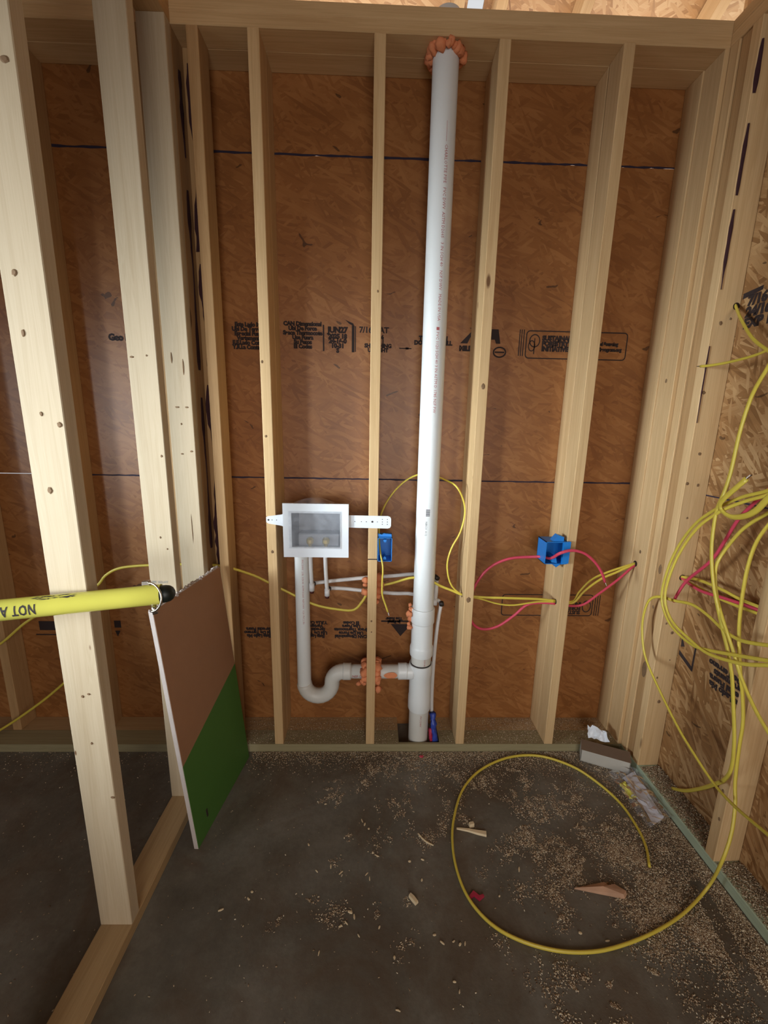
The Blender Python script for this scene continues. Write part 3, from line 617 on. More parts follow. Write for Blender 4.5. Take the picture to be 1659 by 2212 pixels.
mesh_obj('seal_ring', lathe_mesh('seal_ring', [(R3, .3755), (.0465, .375), (.0465, .3705), (R3, .370)], 40), M['black'], st)
tee = mesh_obj('tee_fitting', lathe_mesh('tee_fitting', [(R3, .371), (.0505, .371), (.0512, .366), (.0512, .318), (.0490, .312), (.0490, .215), (.0512, .208), (.0512, .150), (.0500, .145), (R3, .145)], 40), M['pvc'], st)
mesh_obj('branch_hub', tube_mesh('branch_hub', [(-.030, -.006, .330), (-.050, -.006, .331), (-.070, -.006, .331)], .0345, sides=24), M['pvc'], tee)
mesh_obj('pipe', lathe_mesh('pipe', [(R3, .17), (R3, FL-.02)], 40), M['pvc_dirty'], st)
pipe_text(st, '\u2014\u2014\u2014\u2014  CHARLOTTE PIPE   PVC DWV  ASTM D2665   3 IN SCH 40   NSF DWV   MADE IN USA', .0150, R3, 0, 0, 2.42, .20, 'red_ink')
pipe_text(st, '\u25a0 PVC 1120 SCH 40 3 IN ASTM D 1785 NSF PW', .0150, R3, 0, 0, 1.77, .14, 'red_ink')
pipe_text(st, 'NIBCO  4 12', .011, R3, 0, 0, 1.03, -.15, 'ink')
mesh_obj('barcode', boxes_mesh('barcode', [(-.010, .006, -R3-.0008, -R3+.004, 1.052+q*.0042, 1.0545+q*.0042) for q in range(7)]), M['ink'], st)
pipe_text(st, 'PVC DWV', .012, R3, 0, 0, .13, .1, 'red_ink')
pipe_text(st, 'SCH 40 PVC', .010, R3, 0, 0, .41, .25, 'red_ink')
fm = []
for k in range(30):
    a = 6.2832*(k+.6*random.random())/30; fm.append((PX+(.047+.012*random.random())*math.cos(a), PY+(.047+.012*random.random())*math.sin(a), H-.004-random.random()*.016, .010+.011*random.random()))
mesh_obj('foam_seal', blob_mesh('foam_seal', [(x-PX, y-PY, z, r) for x, y, z, r in fm], 3), M['foam'], st)
mesh_obj('foam_seal', blob_mesh('foam_seal', [(-.056+.006*math.sin(k*2.1), -.004+.01*math.cos(k*1.7), .645-.016*k, .008+.007*((k*37) % 5)/5) for k in range(7)], 5, .45), M['foam'], st)
# washer drain: standpipe, trap, arm
SX, SY = .129, .050
dr = thing('drain_trap', 'white standpipe with trap bend below the washer box', 'pipe', (SX, SY, 0))
R2p = .0302
mesh_obj('standpipe', lathe_mesh('standpipe', [(R2p, .905), (R2p, .272), (R2p+.004, .272), (R2p+.004, .300), (R2p, .300)][:2], 28), M['pvc'], dr)
pipe_text(dr, 'PVC DWV  2 IN  SCH 40  ASTM D2665  NSF DWV  1120  PVC 2 IN', .010, R2p, 0, 0, .86, .25, 'red_ink')
C = []
for k in range(0, 13):
    a = math.pi + math.pi*k/12; C.append((.0615+.0615*math.cos(a), 0, .275+.064*math.sin(a)))
for k in range(0, 8):
    a = math.pi - math.pi/2*k/7; C.append((.123+.052+.052*math.cos(a), 0, .281+.052*math.sin(a)))
C += [(.205, 0, .333)]
mesh_obj('trap_bend', tube_mesh('trap_bend', C, .0335, sides=24, spline=False), M['pvc_dirty'], dr)
mesh_obj('coupling', tube_mesh('coupling', [(.172, 0, .333), (.180, 0, .333), (.200, 0, .333), (.208, 0, .333)], .0365, sides=24, spline=False), M['pvc_dirty'], dr)
arm = mesh_obj('trap_arm', tube_mesh('trap_arm', [(.20, 0, .333), (.35, 0, .333), (.47, .004, .333)], R2p, sides=24, spline=False), M['pvc_dirty'], dr)
mesh_obj('coupling', tube_mesh('coupling', [(.418, .003, .333), (.422, .003, .333), (.452, .004, .333), (.456, .004, .333)], .0362, sides=24, spline=False), M['pvc'], dr)
me = text_mesh('NSF DWV', .016, 'LEFT'); mesh_obj('printed_text', me, M['red_ink'], dr, tr(.214, -R2p-.0006, .322) @ rows((1, 0, 0), (0, 0, 1), (0, -1, 0)))
mesh_obj('smear', disc('smear', .030, .016, 4), M['foam'], dr, tr(.385, -R2p-.0002, .333))
bl = []
for sx, n in ((-1, 9), (1, 11)):
    for k in range(n):
        a = 6.2832*k/n; bl.append((S16+T2/2+sx*(T2/2+.008)-SX, .002+.036*math.cos(a), .333+.042*math.sin(a), .014+.008*random.random()))
bl += [(S16-.035-SX, -.02, .285, .010), (S16+T2+.014-SX, -.03, .265, .016), (S16-.02-SX, -.035, .305, .009)]
mesh_obj('foam_seal', blob_mesh('foam_seal', bl, 9), M['foam'], dr)

# ------------------------------------------------------------------ washer outlet box
wx0, wx1, wz0, wz1 = .069, .328, .884, 1.103; ix0, ix1, iz0, iz1 = .103, .294, .926, 1.065
wbx = thing('washer_outlet_box', 'white plastic washing machine outlet box strapped between studs', 'outlet box', (0, 0, 0))
bm = bmesh.new()
yf, yb_ = -.016, .085
def quad(*c): bm.faces.new([bm.verts.new(p) for p in c])
o = [(wx0, wz0), (wx1, wz0), (wx1, wz1), (wx0, wz1)]; i_ = [(ix0, iz0), (ix1, iz0), (ix1, iz1), (ix0, iz1)]
for k in range(4):
    a, b = o[k], o[(k+1) % 4]; c, d = i_[(k+1) % 4], i_[k]
    quad((a[0], yf, a[1]), (b[0], yf, b[1]), (c[0], yf, c[1]), (d[0], yf, d[1]))
    quad((a[0], yf, a[1]), (a[0], yf+.012, a[1]), (b[0], yf+.012, b[1]), (b[0], yf, b[1]))
    quad((a[0], yf+.012, a[1]), (d[0], yf+.012, d[1]), (c[0], yf+.012, c[1]), (b[0], yf+.012, b[1]))
bmesh.ops.remove_doubles(bm, verts=bm.verts, dist=1e-5)
mesh_obj('face_frame', from_bm('face_frame', bm), M['plastic_white'], wbx)
bm = bmesh.new(); jx0, jx1, jz0, jz1 = ix0+.012, ix1-.004, iz0-.012, iz1-.006
bk = [(jx0, jz0), (jx1, jz0), (jx1, jz1), (jx0, jz1)]
for k in range(4):
    a, b = i_[k], i_[(k+1) % 4]; c, d = bk[(k+1) % 4], bk[k]
    quad((a[0], yf, a[1]), (b[0], yf, b[1]), (c[0], yb_, c[1]), (d[0], yb_, d[1]))
quad(*[(x, yb_, z) for x, z in bk])
bmesh.ops.remove_doubles(bm, verts=bm.verts, dist=1e-5)
mesh_obj('recess', from_bm('recess', bm), M['plastic_grey'], wbx)
mesh_obj('shelf', boxes_mesh('shelf', [(jx0+.006, jx1-.002, .020, yb_, jz0+.002, .972)], .004), M['plastic_grey'], wbx)
for x, cmat in ((.172, 'red_scrap'), (.236, 'blue_tape')):
    v = mesh_obj('valve', lathe_mesh('valve', [(.0005, .966), (.009, .965), (.0145, .957), (.0145, .943), (.009, .936), (.006, .930), (.006, .906)], 18), M['brass'], wbx, tr(x, .004, -.004))
    mesh_obj('valve_handle', boxes_mesh('valve_handle', [(-.012, .014, .020, .026, .966, .974)], .002), M[cmat], v)
mesh_obj('clear_cover', boxes_mesh('clear_cover', [(ix0-.012, ix1+.004, yf-.0022, yf-.0012, iz0-.005, iz1+.008)]), M['clear'], wbx)
# film wrapped over the box, bulging above the top edge
P = []
for j in range(13):
    t = j/12; P.append((.105+t*.16, .0, 1.100+.020*math.sin(math.pi*t)))
V = []; F = []
for j, (x, y, z) in enumerate(P):
    V += [(x, yf+.002, 1.1025), (x, .012, z), (x, .06, z-.004)]
    if j: F += [(3*j-3, 3*j, 3*j+1, 3*j-2), (3*j-2, 3*j+1, 3*j+2, 3*j-1)]
me = bpy.data.meshes.new('film_wrap'); me.from_pydata(V, [], F); smooth(me); mesh_obj('film_wrap', me, M['clear'], wbx)
def strap(pts, y0, y1):
    bm = bmesh.new(); f = [bm.verts.new((x, y0, z)) for x, z in pts]; g = [bm.verts.new((x, y1, z)) for x, z in pts]; n = len(pts)
    bm.faces.new(f); bm.faces.new(g[::-1])
    for k in range(n): bm.faces.new((f[k], g[k], g[(k+1) % n], f[(k+1) % n]))
    bmesh.ops.recalc_face_normals(bm, faces=bm.faces); return from_bm('mounting_strap', bm)
rs_ = mesh_obj('mounting_strap', strap([(.328, 1.006), (.484, 1.004), (.493, 1.007), (.497, 1.015), (.497, 1.044), (.493, 1.052), (.484, 1.055), (.328, 1.056)], -.0035, -.0005), M['plastic_white'], wbx)
ls_ = mesh_obj('mounting_strap', strap([(.001, 1.024), (.010, 1.018), (.060, 1.010), (.069, 1.006), (.069, 1.058), (.060, 1.055), (.010, 1.048), (.001, 1.044)], -.0035, -.0005), M['plastic_white'], wbx)
def dots(parent, lst):
    for x, z, r in lst: mesh_obj('nail_hole' if r < .003 else 'screw_head', disc('nail_hole', r, r, 1), M['black'], parent, tr(x, -.0036, z))
dots(rs_, [(.352, 1.031, .0018), (.378, 1.031, .0018), (.398, 1.031, .0018), (.422, 1.031, .0042), (.442, 1.031, .0016)]+[(x, z, .0018) for x in (.462, .482) for z in (1.021, 1.031, 1.041)])
dots(ls_, [(.010, 1.033, .0040), (.024, 1.033, .0018), (.042, 1.033, .0018)])

# ------------------------------------------------------------------ supply pipes
def pex(name, label, pts, extra=()):
    t = thing(name, label, 'pipe', pts[0]); o0 = Vector(pts[0])
    mesh_obj('tube', tube_mesh('tube', [Vector(p)-o0 for p in pts], .0082, sides=14), M['pex'], t)
    for nm, P, r, m in extra: mesh_obj(nm, tube_mesh(nm, [Vector(p)-o0 for p in P], r, sides=14, spline=False), M[m], t)
    return t
pex('supply_stub', 'left white supply tube dropping from the washer box', [(.1715, .010, .905), (.1715, .018, .82), (.172, .030, .742)], [('elbow', [(.172, .030, .755), (.172, .030, .722)], .0112, 'pex'), ('end_cap', [(.172, .029, .724), (.172, .029, .712)], .0085, 'dark_red')])
pex('supply_stub', 'right white supply tube dropping lower from the washer box', [(.231, .010, .905), (.233, .018, .80), (.236, .030, .715)], [('elbow', [(.236, .030, .73), (.236, .030, .700)], .0112, 'pex'), ('end_cap', [(.236, .029, .702), (.236, .029, .690)], .0085, 'dark_red')])
pex('supply_line', 'upper white supply line rising slightly behind the middle stud', [(.178, .060, .744), (.27, .075, .751), (.397, .08, .763), (.52, .095, .768), (.62, .118, .768), (.704, .10, .765)], [('elbow', [(.172, .034, .742), (.176, .055, .744)], .0110, 'black'), ('end_cap', [(.700, .10, .765), (.709, .078, .763)], .0105, 'black'), ('riser', [(.706, .09, .758), (.706, .085, .70), (.704, .09, .648)], .0088, 'pex')])
pex('supply_line', 'lower white supply line sloping down behind the middle stud', [(.243, .060, .722), (.30, .072, .716), (.397, .08, .703), (.52, .095, .686), (.60, .118, .675), (.70, .105, .656), (.728, .085, .648), (.722, .08, .59), (.715, .08, .50), (.709, .08, .35), (.708, .08, .20), (.712, .075, .06)], [('elbow', [(.236, .034, .722), (.241, .055, .722)], .0110, 'black'), ('end_cap', [(.730, .080, .652), (.730, .066, .645)], .0105, 'black'), ('collar', [(.703, .083, .668), (.701, .081, .640)], .0112, 'pex')])
bl = [(S16-.010, .06, .76, .014), (S16-.012, .07, .735, .010), (S16-.012, .06, .705, .015), (S16+T2+.008, .06, .772, .020), (S16+T2+.012, .055, .745, .020), (S16+T2+.010, .06, .715, .020), (S16+T2+.004, .06, .688, .016), (S16+T2+.003, .05, .665, .010)]
fo = mesh_obj('foam_blob', blob_mesh('foam_blob', bl, 21), M['foam']); tag(fo, 'orange foam sealing the supply lines at the middle stud', 'foam')
sl = thing('pipe_sleeve', 'crumpled blue and red plastic sleeve beside the stack at the floor', 'sleeve', (.715, .06, FL))
def crumple(name, pts, r, n, seed):
    rs = random.Random(seed); me = tube_mesh(name, pts, r, r*.8, sides=9, seg=.012)
    for v in me.vertices: v.co += Vector([(rs.random()-.5)*r*.6 for _ in range(3)])
    return me
mesh_obj('blue_sleeve', crumple('blue_sleeve', [(-.003, 0, .155), (.0, -.012, .12), (.004, -.02, .07), (.010, -.025, .02)], .016, 9, 2), M['blue_tape'], sl)
mesh_obj('red_sleeve', crumple('red_sleeve', [(-.012, -.015, .085), (-.010, -.022, .05), (-.006, -.03, .015)], .011, 9, 4), M['red_scrap'], sl)

# ------------------------------------------------------------------ electrical boxes
def ebox(name, label, x0, x1, z0, z1, yf, yb, parts):
    t = thing(name, label, 'electrical box', ((x0+x1)/2, 0, z0)); o0 = Vector(((x0+x1)/2, 0, z0)); w = .0025
    L = [(x0, x1, yb-w, yb, z0, z1), (x0, x0+w, yf, yb, z0, z1), (x1-w, x1, yf, yb, z0, z1), (x0, x1, yf, yb, z0, z0+w), (x0, x1, yf, yb, z1-w, z1)]
    mesh_obj('body', boxes_mesh('body', [(a-o0.x, b-o0.x, c, d, e-o0.z, f-o0.z) for a, b, c, d, e, f in L]), M['blue'], t)
    for nm, poly, y0, y1, m in parts:
        bm = bmesh.new(); f = [bm.verts.new((x-o0.x, y0, z-o0.z)) for x, z in poly]; g = [bm.verts.new((x-o0.x, y1, z-o0.z)) for x, z in poly]; n = len(poly)
        bm.faces.new(f); bm.faces.new(g[::-1])
        for k in range(n): bm.faces.new((f[k], g[k], g[(k+1) % n], f[(k+1) % n]))
        bmesh.ops.recalc_face_normals(bm, faces=bm.faces); mesh_obj(nm, from_bm(nm, bm), M[m], t)
    return t
ebox('electrical_box', 'blue single outlet box on the middle stud with yellow cable hanging out', .4455, .503, .868, .968, -.012, .066,
     [('screw_boss', [(.468, .960), (.480, .960), (.480, .952), (.474, .947), (.468, .952)], -.011, .03, 'blue'), ('screw_boss', [(.468, .876), (.480, .876), (.480, .884), (.474, .889), (.468, .884)], -.011, .03, 'blue'),
      ('nail_tab', [(.446, .968), (.446, .981), (.462, .976), (.470, .981), (.500, .979), (.502, .968)], .004, .012, 'blue')])
ebox('electrical_box', 'blue outlet box with angled nail ears and pink cable near the corner', 1.128, 1.2185, .866, .960, -.016, .070,
     [('nail_ear', [(1.160, .960), (1.180, .985), (1.204, .978), (1.204, .960)], -.004, .030, 'blue'), ('nail_ear', [(1.168, .866), (1.183, .848), (1.198, .860), (1.200, .866)], -.004, .030, 'blue'),
      ('mount_flange', [(1.200, .866), (1.226, .870), (1.228, .962), (1.200, .960)], -.018, -.0055, 'blue'), ('clamp', [(1.16, .872), (1.182, .869), (1.176, .896), (1.162, .898)], -.010, .050, 'blue')])

# ------------------------------------------------------------------ cables
YG, PG = 'yellow_cable', 'pink_cable'
def cable(key, label, mat, name, r=(.0056, .0036), tail=None):
    P = [Vector(p) for p in CABLE[key]]; o0 = P[0].copy()
    t = thing(name, label, 'cable', o0)
    mesh_obj('sheath', tube_mesh('sheath', [p-o0 for p in P], r[0], r[1], seg=.018, sides=8), M[mat], t)
    if tail is not None:
        e = P[tail]; d = (P[tail]-P[1 if tail == 0 else -2]).normalized()
        for k, m in ((-1, 'white_wire'), (1, 'black'), (0, 'copper')):
            q = Vector((0, 0, 1)).cross(d).normalized()*.0022*k
            ln = .016 if k else .012
            mesh_obj('conductor', tube_mesh('conductor', [e-o0+q-d*.004, e-o0+q+d*ln], .0013, sides=6, spline=False), M[m], t)
    return t
cable('c_left_run', 'yellow cable threading left to right behind the middle stud and stack', YG, 'yellow_cable')
cable('c_low_left', 'yellow cable sloping low behind the nearest left stud', YG, 'yellow_cable')
cable('c_outlet', 'yellow cable arching over the stack into the middle outlet box', YG, 'yellow_cable', tail=0)
cable('c_pink_box', 'pink cable looping into and hanging out of the blue corner box', PG, 'pink_cable', (.0062, .0048), tail=-1)
cable('c_dr1', 'upper yellow cable rising from double stud to the corner hole', YG, 'yellow_cable')
cable('c_dr2', 'lower yellow cable rising from double stud to the corner hole', YG, 'yellow_cable')
cable('c_pink_corner', 'pink cable rising from double stud to the corner hole', PG, 'pink_cable', (.0055, .0045))
cable('c_bay_top', 'upper yellow cable crossing the right wall bay', YG, 'yellow_cable')
cable('c_bay_pink', 'pink cable crossing the right wall bay', PG, 'pink_cable', (.0058, .0048))
cable('c_bay_low', 'lower yellow cable crossing the right wall bay behind the pink one', YG, 'yellow_cable')
cable('c_pink_rise', 'pink cable slanting up across the right wall out of frame', PG, 'pink_cable', (.0055, .0045))
cable('c_loop_a1', 'outer strand of the big yellow loop hung on the right wall', YG, 'yellow_cable')
cable('c_loop_a2', 'inner strand of the big yellow loop hung on the right wall', YG, 'yellow_cable')
cable('c_drop_b', 'yellow cable dropping from top right past the loop to the sill', YG, 'yellow_cable', (.0062, .004))
cable('c_drop_e', 'yellow cable curving in from the right edge then down beside the drop', YG, 'yellow_cable')
cable('c_floor_coil', 'long yellow cable coiled in a big ring on the floor', YG, 'yellow_cable', (.0058, .0045))
cable('c_loop_d', 'yellow cable hooked over then hanging low along the right wall', YG, 'yellow_cable')
cable('c_up1', 'short yellow cable curving out of the upper hole in right stud', YG, 'yellow_cable')
cable('c_up2', 'yellow cable with pale stripped tip reaching left across right studs', YG, 'yellow_cable', (.0045, .0035), tail=0)
cable('c_stub', 'cut yellow cable end with white and black wires curling at right', YG, 'yellow_cable', (.0085, .004), tail=0)

# ------------------------------------------------------------------ yellow pole
A = Vector((-.069, -.678, 1.006)); D = Vector((-.335, -.069, -.014)).normalized()
po = thing('yellow_pole', 'yellow enamelled metal pole with black rubber tip entering from the left', 'pole', A)
RP = .0240; zax = -D; yax = (UP - zax*UP.dot(zax)).normalized(); xax = yax.cross(zax)
# local z along the pole towards the tip, local y up in view, local x = across (towards or away from the camera)
PM = rows(xax, yax, zax)
po.matrix_basis = Matrix.Translation(A) @ PM
mesh_obj('tube', lathe_mesh('tube', [(RP-.003, -.030), (RP-.003, -.012), (RP, -.012), (RP, -1.75)], 40), M['pole'], po)
mesh_obj('rubber_tip', lathe_mesh('rubber_tip', [(.0005, .0185), (.008, .0175), (.0145, .0135), (.019, .007), (.0208, -.001), (.0208, -.013), (.0215, -.02)], 32), M['rubber'], po)
# which local x points at the camera
s_cam = -1 if (A+xax - Vector(cam.location)).length > (A - Vector(cam.location)).length else 1
pin = mesh_obj('lock_pin', tube_mesh('lock_pin', [(0, .031, -.036), (0, .0, -.034), (0, -.038, -.030)], .0045, sides=12, spline=False), M['steel'], po)
mesh_obj('pin_head', boxes_mesh('pin_head', [(-.006, .006, .024, .036, -.052, -.034)], .002), M['steel'], pin)
mesh_obj('pin_foot', tube_mesh('pin_foot', [(0, -.024, -.031), (0, -.046, -.028)], .0062, sides=12, spline=False), M['steel'], pin)
arc = []
for k in range(15):
    a = math.pi/2 - math.pi*k/14; arc.append((s_cam*(.012+.018*math.cos(a)), .034*math.sin(a)-.003, -.034+.030*math.cos(a)))
arc = [(0, .033, -.038)]+arc+[(s_cam*.006, -.038, -.026), (0, -.036, -.031)]
mesh_obj('wire_bail', tube_mesh('wire_bail', arc, .0023, sides=8, seg=.006), M['steel'], pin)
me = slice_y(text_mesh('NOT A L', .033, 'LEFT', .0008, 1.12), 10)
for v in me.vertices:       # reads upside down along the pole, starting near the left edge of the view
    a = -.12 + (.012-v.co.y)/RP
    v.co = Vector((s_cam*(RP+.0004)*math.cos(a), (RP+.0004)*math.sin(a), -.262-v.co.x*.60))
mesh_obj('printed_text', me, M['ink'], po)
sm = []
rs = random.Random(5)
for k in range(26):
    z = -.19-.08*rs.random(); a = .75+.45*rs.random()
    sm.append((z, a, .003+.010*rs.random(), .03+.05*rs.random()))
V = []; F = []
for z, a, l, w in sm:
    n = len(V)
    for dz, da in ((-l, 0), (0, -w), (l, 0), (0, w)): V.append((s_cam*(RP+.0005)*math.cos(a+da), (RP+.0005)*math.sin(a+da), z+dz))
    F.append((n, n+1, n+2, n+3))
me = bpy.data.meshes.new('scuff_marks'); me.from_pydata(V, [], F); mesh_obj('scuff_marks', me, M['ink'], po)

# ------------------------------------------------------------------ leaning board
b0, b1 = Vector((-.163, -.443, FL+.001)), Vector((-.108, -.030, FL+.001)); t0 = Vector((-.2395+.0, -.405, .842))
ex = (b1-b0).normalized(); ez = (t0-b0); ez = (ez-ex*ez.dot(ex)); hh = ez.length; ez.normalize(); ey = ez.cross(ex)
bd = thing('leaning_board', 'brown board with green lower corner leaning on the left partition', 'board', b0)
bd.matrix_basis = Matrix.Translation(b0) @ rows(ex, ey, ez)
wd = (b1-b0).length; th = .0155
gn = plain('green_coating', (.06, .165, .028), .55); br = plain('brown_board_face', (.33, .165, .085), .75, var=.08, bump=.15, bscale=300); eg = plain('chalky_board_edge', (.50, .43, .40), .9, bump=.5, bscale=120, var=.12)
sgn = 1 if ey.x < 0 else -1     # thickness goes away from the room
mesh_obj('panel', boxes_mesh('panel', [(0, wd, min(0, sgn*th), max(0, sgn*th), 0, hh)], .001), eg, bd)
def face_poly(name, pts, mat, lift):
    me = bpy.data.meshes.new(name); n = len(pts)
    V = [(x, -sgn*lift, z) for x, z in pts]+[(x, 0, z) for x, z in pts]
    F = [tuple(range(n))]+[(k, (k+1) % n, n+(k+1) % n, n+k) for k in range(n)]
    me.from_pydata(V, [], F); bm = bmesh.new(); bm.from_mesh(me); bmesh.ops.recalc_face_normals(bm, faces=bm.faces); bm.to_mesh(me); bm.free()
    return mesh_obj(name, me, mat, bd)
face_poly('brown_face', [(.001, .330), (wd-.001, .455), (wd-.001, hh-.001), (.001, hh-.001)], br, .0008)
face_poly('green_face', [(.001, .001), (wd-.001, .001), (wd-.001, .455), (.001, .330)], gn, .0012)
mesh_obj('slot', boxes_mesh('slot', [(.072, .080, -sgn*.0026 if sgn > 0 else .0, 0 if sgn > 0 else .0026, .055, .085)]), M['ink'], bd)
rs = random.Random(3); lst = []
for k in range(46):
    x = wd*rs.random(); lst.append((x, sgn*th*rs.random(), hh+.0004, .0025+.003*rs.random()))
mesh_obj('chipped_edge', blob_mesh('chipped_edge', lst, 8, .5), eg, bd)['kind'] = 'stuff'

# ------------------------------------------------------------------ cardboard box, wrapper and bag in the corner
bx0 = Vector((1.362, -.056, FL+.001)); ex = Vector((.176, -.078, 0)).normalized(); ey = Vector((0, 0, 1)).cross(ex)
cb = thing('cardboard_box', 'small flat brown cardboard box lying in the far right corner', 'box', bx0)
cb.matrix_basis = Matrix.Translation(bx0) @ rows(ex, ey, (0, 0, 1))
BL, BD, BH = .192, .060, .058
mesh_obj('side', boxes_mesh('side', [(0, BL, 0, .003, 0, BH), (0, BL, BD-.003, BD, 0, BH), (0, .003, 0, BD, 0, BH), (BL-.003, BL, 0, BD, 0, BH), (0, BL, 0, BD, 0, .003)]), M['card_grey'], cb)
bm = bmesh.new(); q = [bm.verts.new(p) for p in ((-.002, -.002, BH+.001), (BL+.002, -.002, BH+.001), (BL+.004, BD+.003, BH+.006), (.002, BD+.003, BH+.006))]; bm.faces.new(q)
bmesh.ops.solidify(bm, geom=list(bm.faces), thickness=.003); mesh_obj('lid', from_bm('lid', bm), M['card'], cb)
def crinkle(name, pts, n, m, amp, seed):
    """sheet through four corners, creased"""
    rs = random.Random(seed); a, b, c, d = [Vector(p) for p in pts]; V = []; F = []
    for i in range(n+1):
        for j in range(m+1):
            u, v = i/n, j/m; p = a*(1-u)*(1-v)+b*u*(1-v)+c*u*v+d*(1-u)*v
            V.append(p+Vector(((rs.random()-.5)*amp*.4, (rs.random()-.5)*amp*.4, rs.random()*amp)))
    for i in range(n):
        for j in range(m): F.append((i*(m+1)+j, (i+1)*(m+1)+j, (i+1)*(m+1)+j+1, i*(m+1)+j+1))
    me = bpy.data.meshes.new(name); me.from_pydata(V, [], F); return me
w = mesh_obj('plastic_wrapper', crinkle('plastic_wrapper', [(1.425, .010, .020), (1.505, -.020, .020), (1.500, .010, .058), (1.432, .040, .060)], 7, 4, .014, 2), M['film']); tag(w, 'crumpled white plastic wrapper behind the cardboard box', 'wrapper')
bg_ = thing('plastic_bag', 'clear plastic bag with folded leaflet lying by the right plate', 'bag', (1.50, -.25, FL))
o0 = Vector((1.50, -.25, FL))
mesh_obj('film', crinkle('film', [Vector(p)-o0 for p in ((1.440, -.140, FL+.012), (1.555, -.125, FL+.03), (1.566, -.350, FL+.02), (1.455, -.392, FL+.006))], 9, 12, .016, 6), M['clear'], bg_)
lf = mesh_obj('leaflet', crinkle('leaflet', [Vector(p)-o0 for p in ((1.492, -.160, FL+.012), (1.553, -.140, FL+.022), (1.536, -.352, FL+.018), (1.484, -.372, FL+.010))], 3, 9, .009, 9), M['paper'], bg_)
lines = text_mesh('INSTALLATION\nINSTRUCTIONS\nwasher box\nsee reverse', .0085, 'LEFT', 0, 1, 1.0, 1) if False else None
mesh_obj('yellow_insert', crinkle('yellow_insert', [Vector(p)-o0 for p in ((1.458, -.190, FL+.010), (1.484, -.190, FL+.020), (1.484, -.268, FL+.016), (1.462, -.262, FL+.008))], 3, 6, .012, 12), M['yellow_label'], bg_)

# ------------------------------------------------------------------ scraps on the floor
def sliver(name, label, cat, pts, w, h, mat, group=None, ends=(.4, 1., .6)):
    """thin wooden splinter following pts on the floor"""
    P = [Vector((x, y, FL+.0008)) for x, y in pts]; o0 = P[0].copy(); n = len(P); V = []; F = []
    for i, p in enumerate(P):
        t = (P[min(i+1, n-1)]-P[max(0, i-1)]).normalized(); s = Vector((-t.y, t.x, 0)); u = i/(n-1)
        k = ends[0]+(ends[1]-ends[0])*u*2 if u < .5 else ends[1]+(ends[2]-ends[1])*(u-.5)*2
        for a, b in ((-1, 0), (1, 0), (.7, 1), (-.8, 1)): V.append(p-o0+s*(a*w*k/2)+Vector((0, 0, b*h*(.6+.4*k))))
    for i in range(n-1):
        for k in range(4): F.append((4*i+k, 4*i+(k+1) % 4, 4*i+4+(k+1) % 4, 4*i+4+k))
    F += [(3, 2, 1, 0), (4*n-4, 4*n-3, 4*n-2, 4*n-1)]
    me = bpy.data.meshes.new(name); me.from_pydata(V, [], F)
    bm = bmesh.new(); bm.from_mesh(me); bmesh.ops.recalc_face_normals(bm, faces=bm.faces); bm.to_mesh(me); bm.free()
    o = mesh_obj(name, me, M[mat], None, Matrix.Translation(o0)); tag(o, label, cat, group); return o
sliver('wood_stick', 'pale tapered wooden stick lying inside the floor cable ring', 'stick', [(.748, -.374), (.79, -.381), (.822, -.390), (.852, -.396)], .020, .008, 'chip', ends=(.25, .7, 1.))
sliver('wood_block', 'tiny pale wood block sitting against the stick', 'wood block', [(.796, -.366), (.806, -.364), (.813, -.362)], .013, .016, 'chip', ends=(1, 1, 1))
bm = bmesh.new(); sp = [(0, 0), (.062, .011), (.105, .017), (.116, .004), (.136, .008), (.162, -.018), (.148, -.031), (.075, -.016)]
lo = [bm.verts.new((x, y, .0)) for x, y in sp]; hi = [bm.verts.new((x*.97+.002, y*.8, .003+.008*(x/.16) if k % 2 else .006+.006*(x/.16))) for k, (x, y) in enumerate(sp)]
bm.faces.new(lo[::-1])
c = bm.verts.new((.09, -.004, .016))
for k in range(8): bm.faces.new((lo[k], lo[(k+1) % 8], hi[(k+1) % 8], hi[k])); bm.faces.new((hi[k], hi[(k+1) % 8], c))
bmesh.ops.recalc_face_normals(bm, faces=bm.faces)
tag(mesh_obj('wood_splinter', from_bm('wood_splinter', bm), M['chip_red'], None, tr(1.088, -.581, FL+.0008)), 'reddish split wood shard near the ring of floor cable', 'splinter')
sliver('wood_plug', 'small pale rounded wood piece alone in the middle of the floor', 'wood piece', [(.557, -.596), (.566, -.606), (.577, -.620)], .014, .011, 'chip', ends=(.8, 1, .9))
sliver('wood_shaving', 'thin curled pale shaving left of the floor cable', 'shaving', [(.605, -.392), (.617, -.410), (.632, -.424), (.654, -.436)], .006, .004, 'chip', ends=(.5, 1, .5))
sliver('red_scrap', 'crumpled dark red scrap beside the floor cable', 'scrap', [(.745, -.604), (.760, -.592), (.775, -.606), (.790, -.598)], .020, .007, 'red_scrap', ends=(.5, 1, .4))
sliver('pink_scrap', 'small pink scrap on the floor below the stack', 'scrap', [(.648, -.030), (.656, -.034), (.664, -.030)], .012, .006, 'pink_cable', ends=(.5, 1, .5))
GC = 'loose wood chips on the slab'
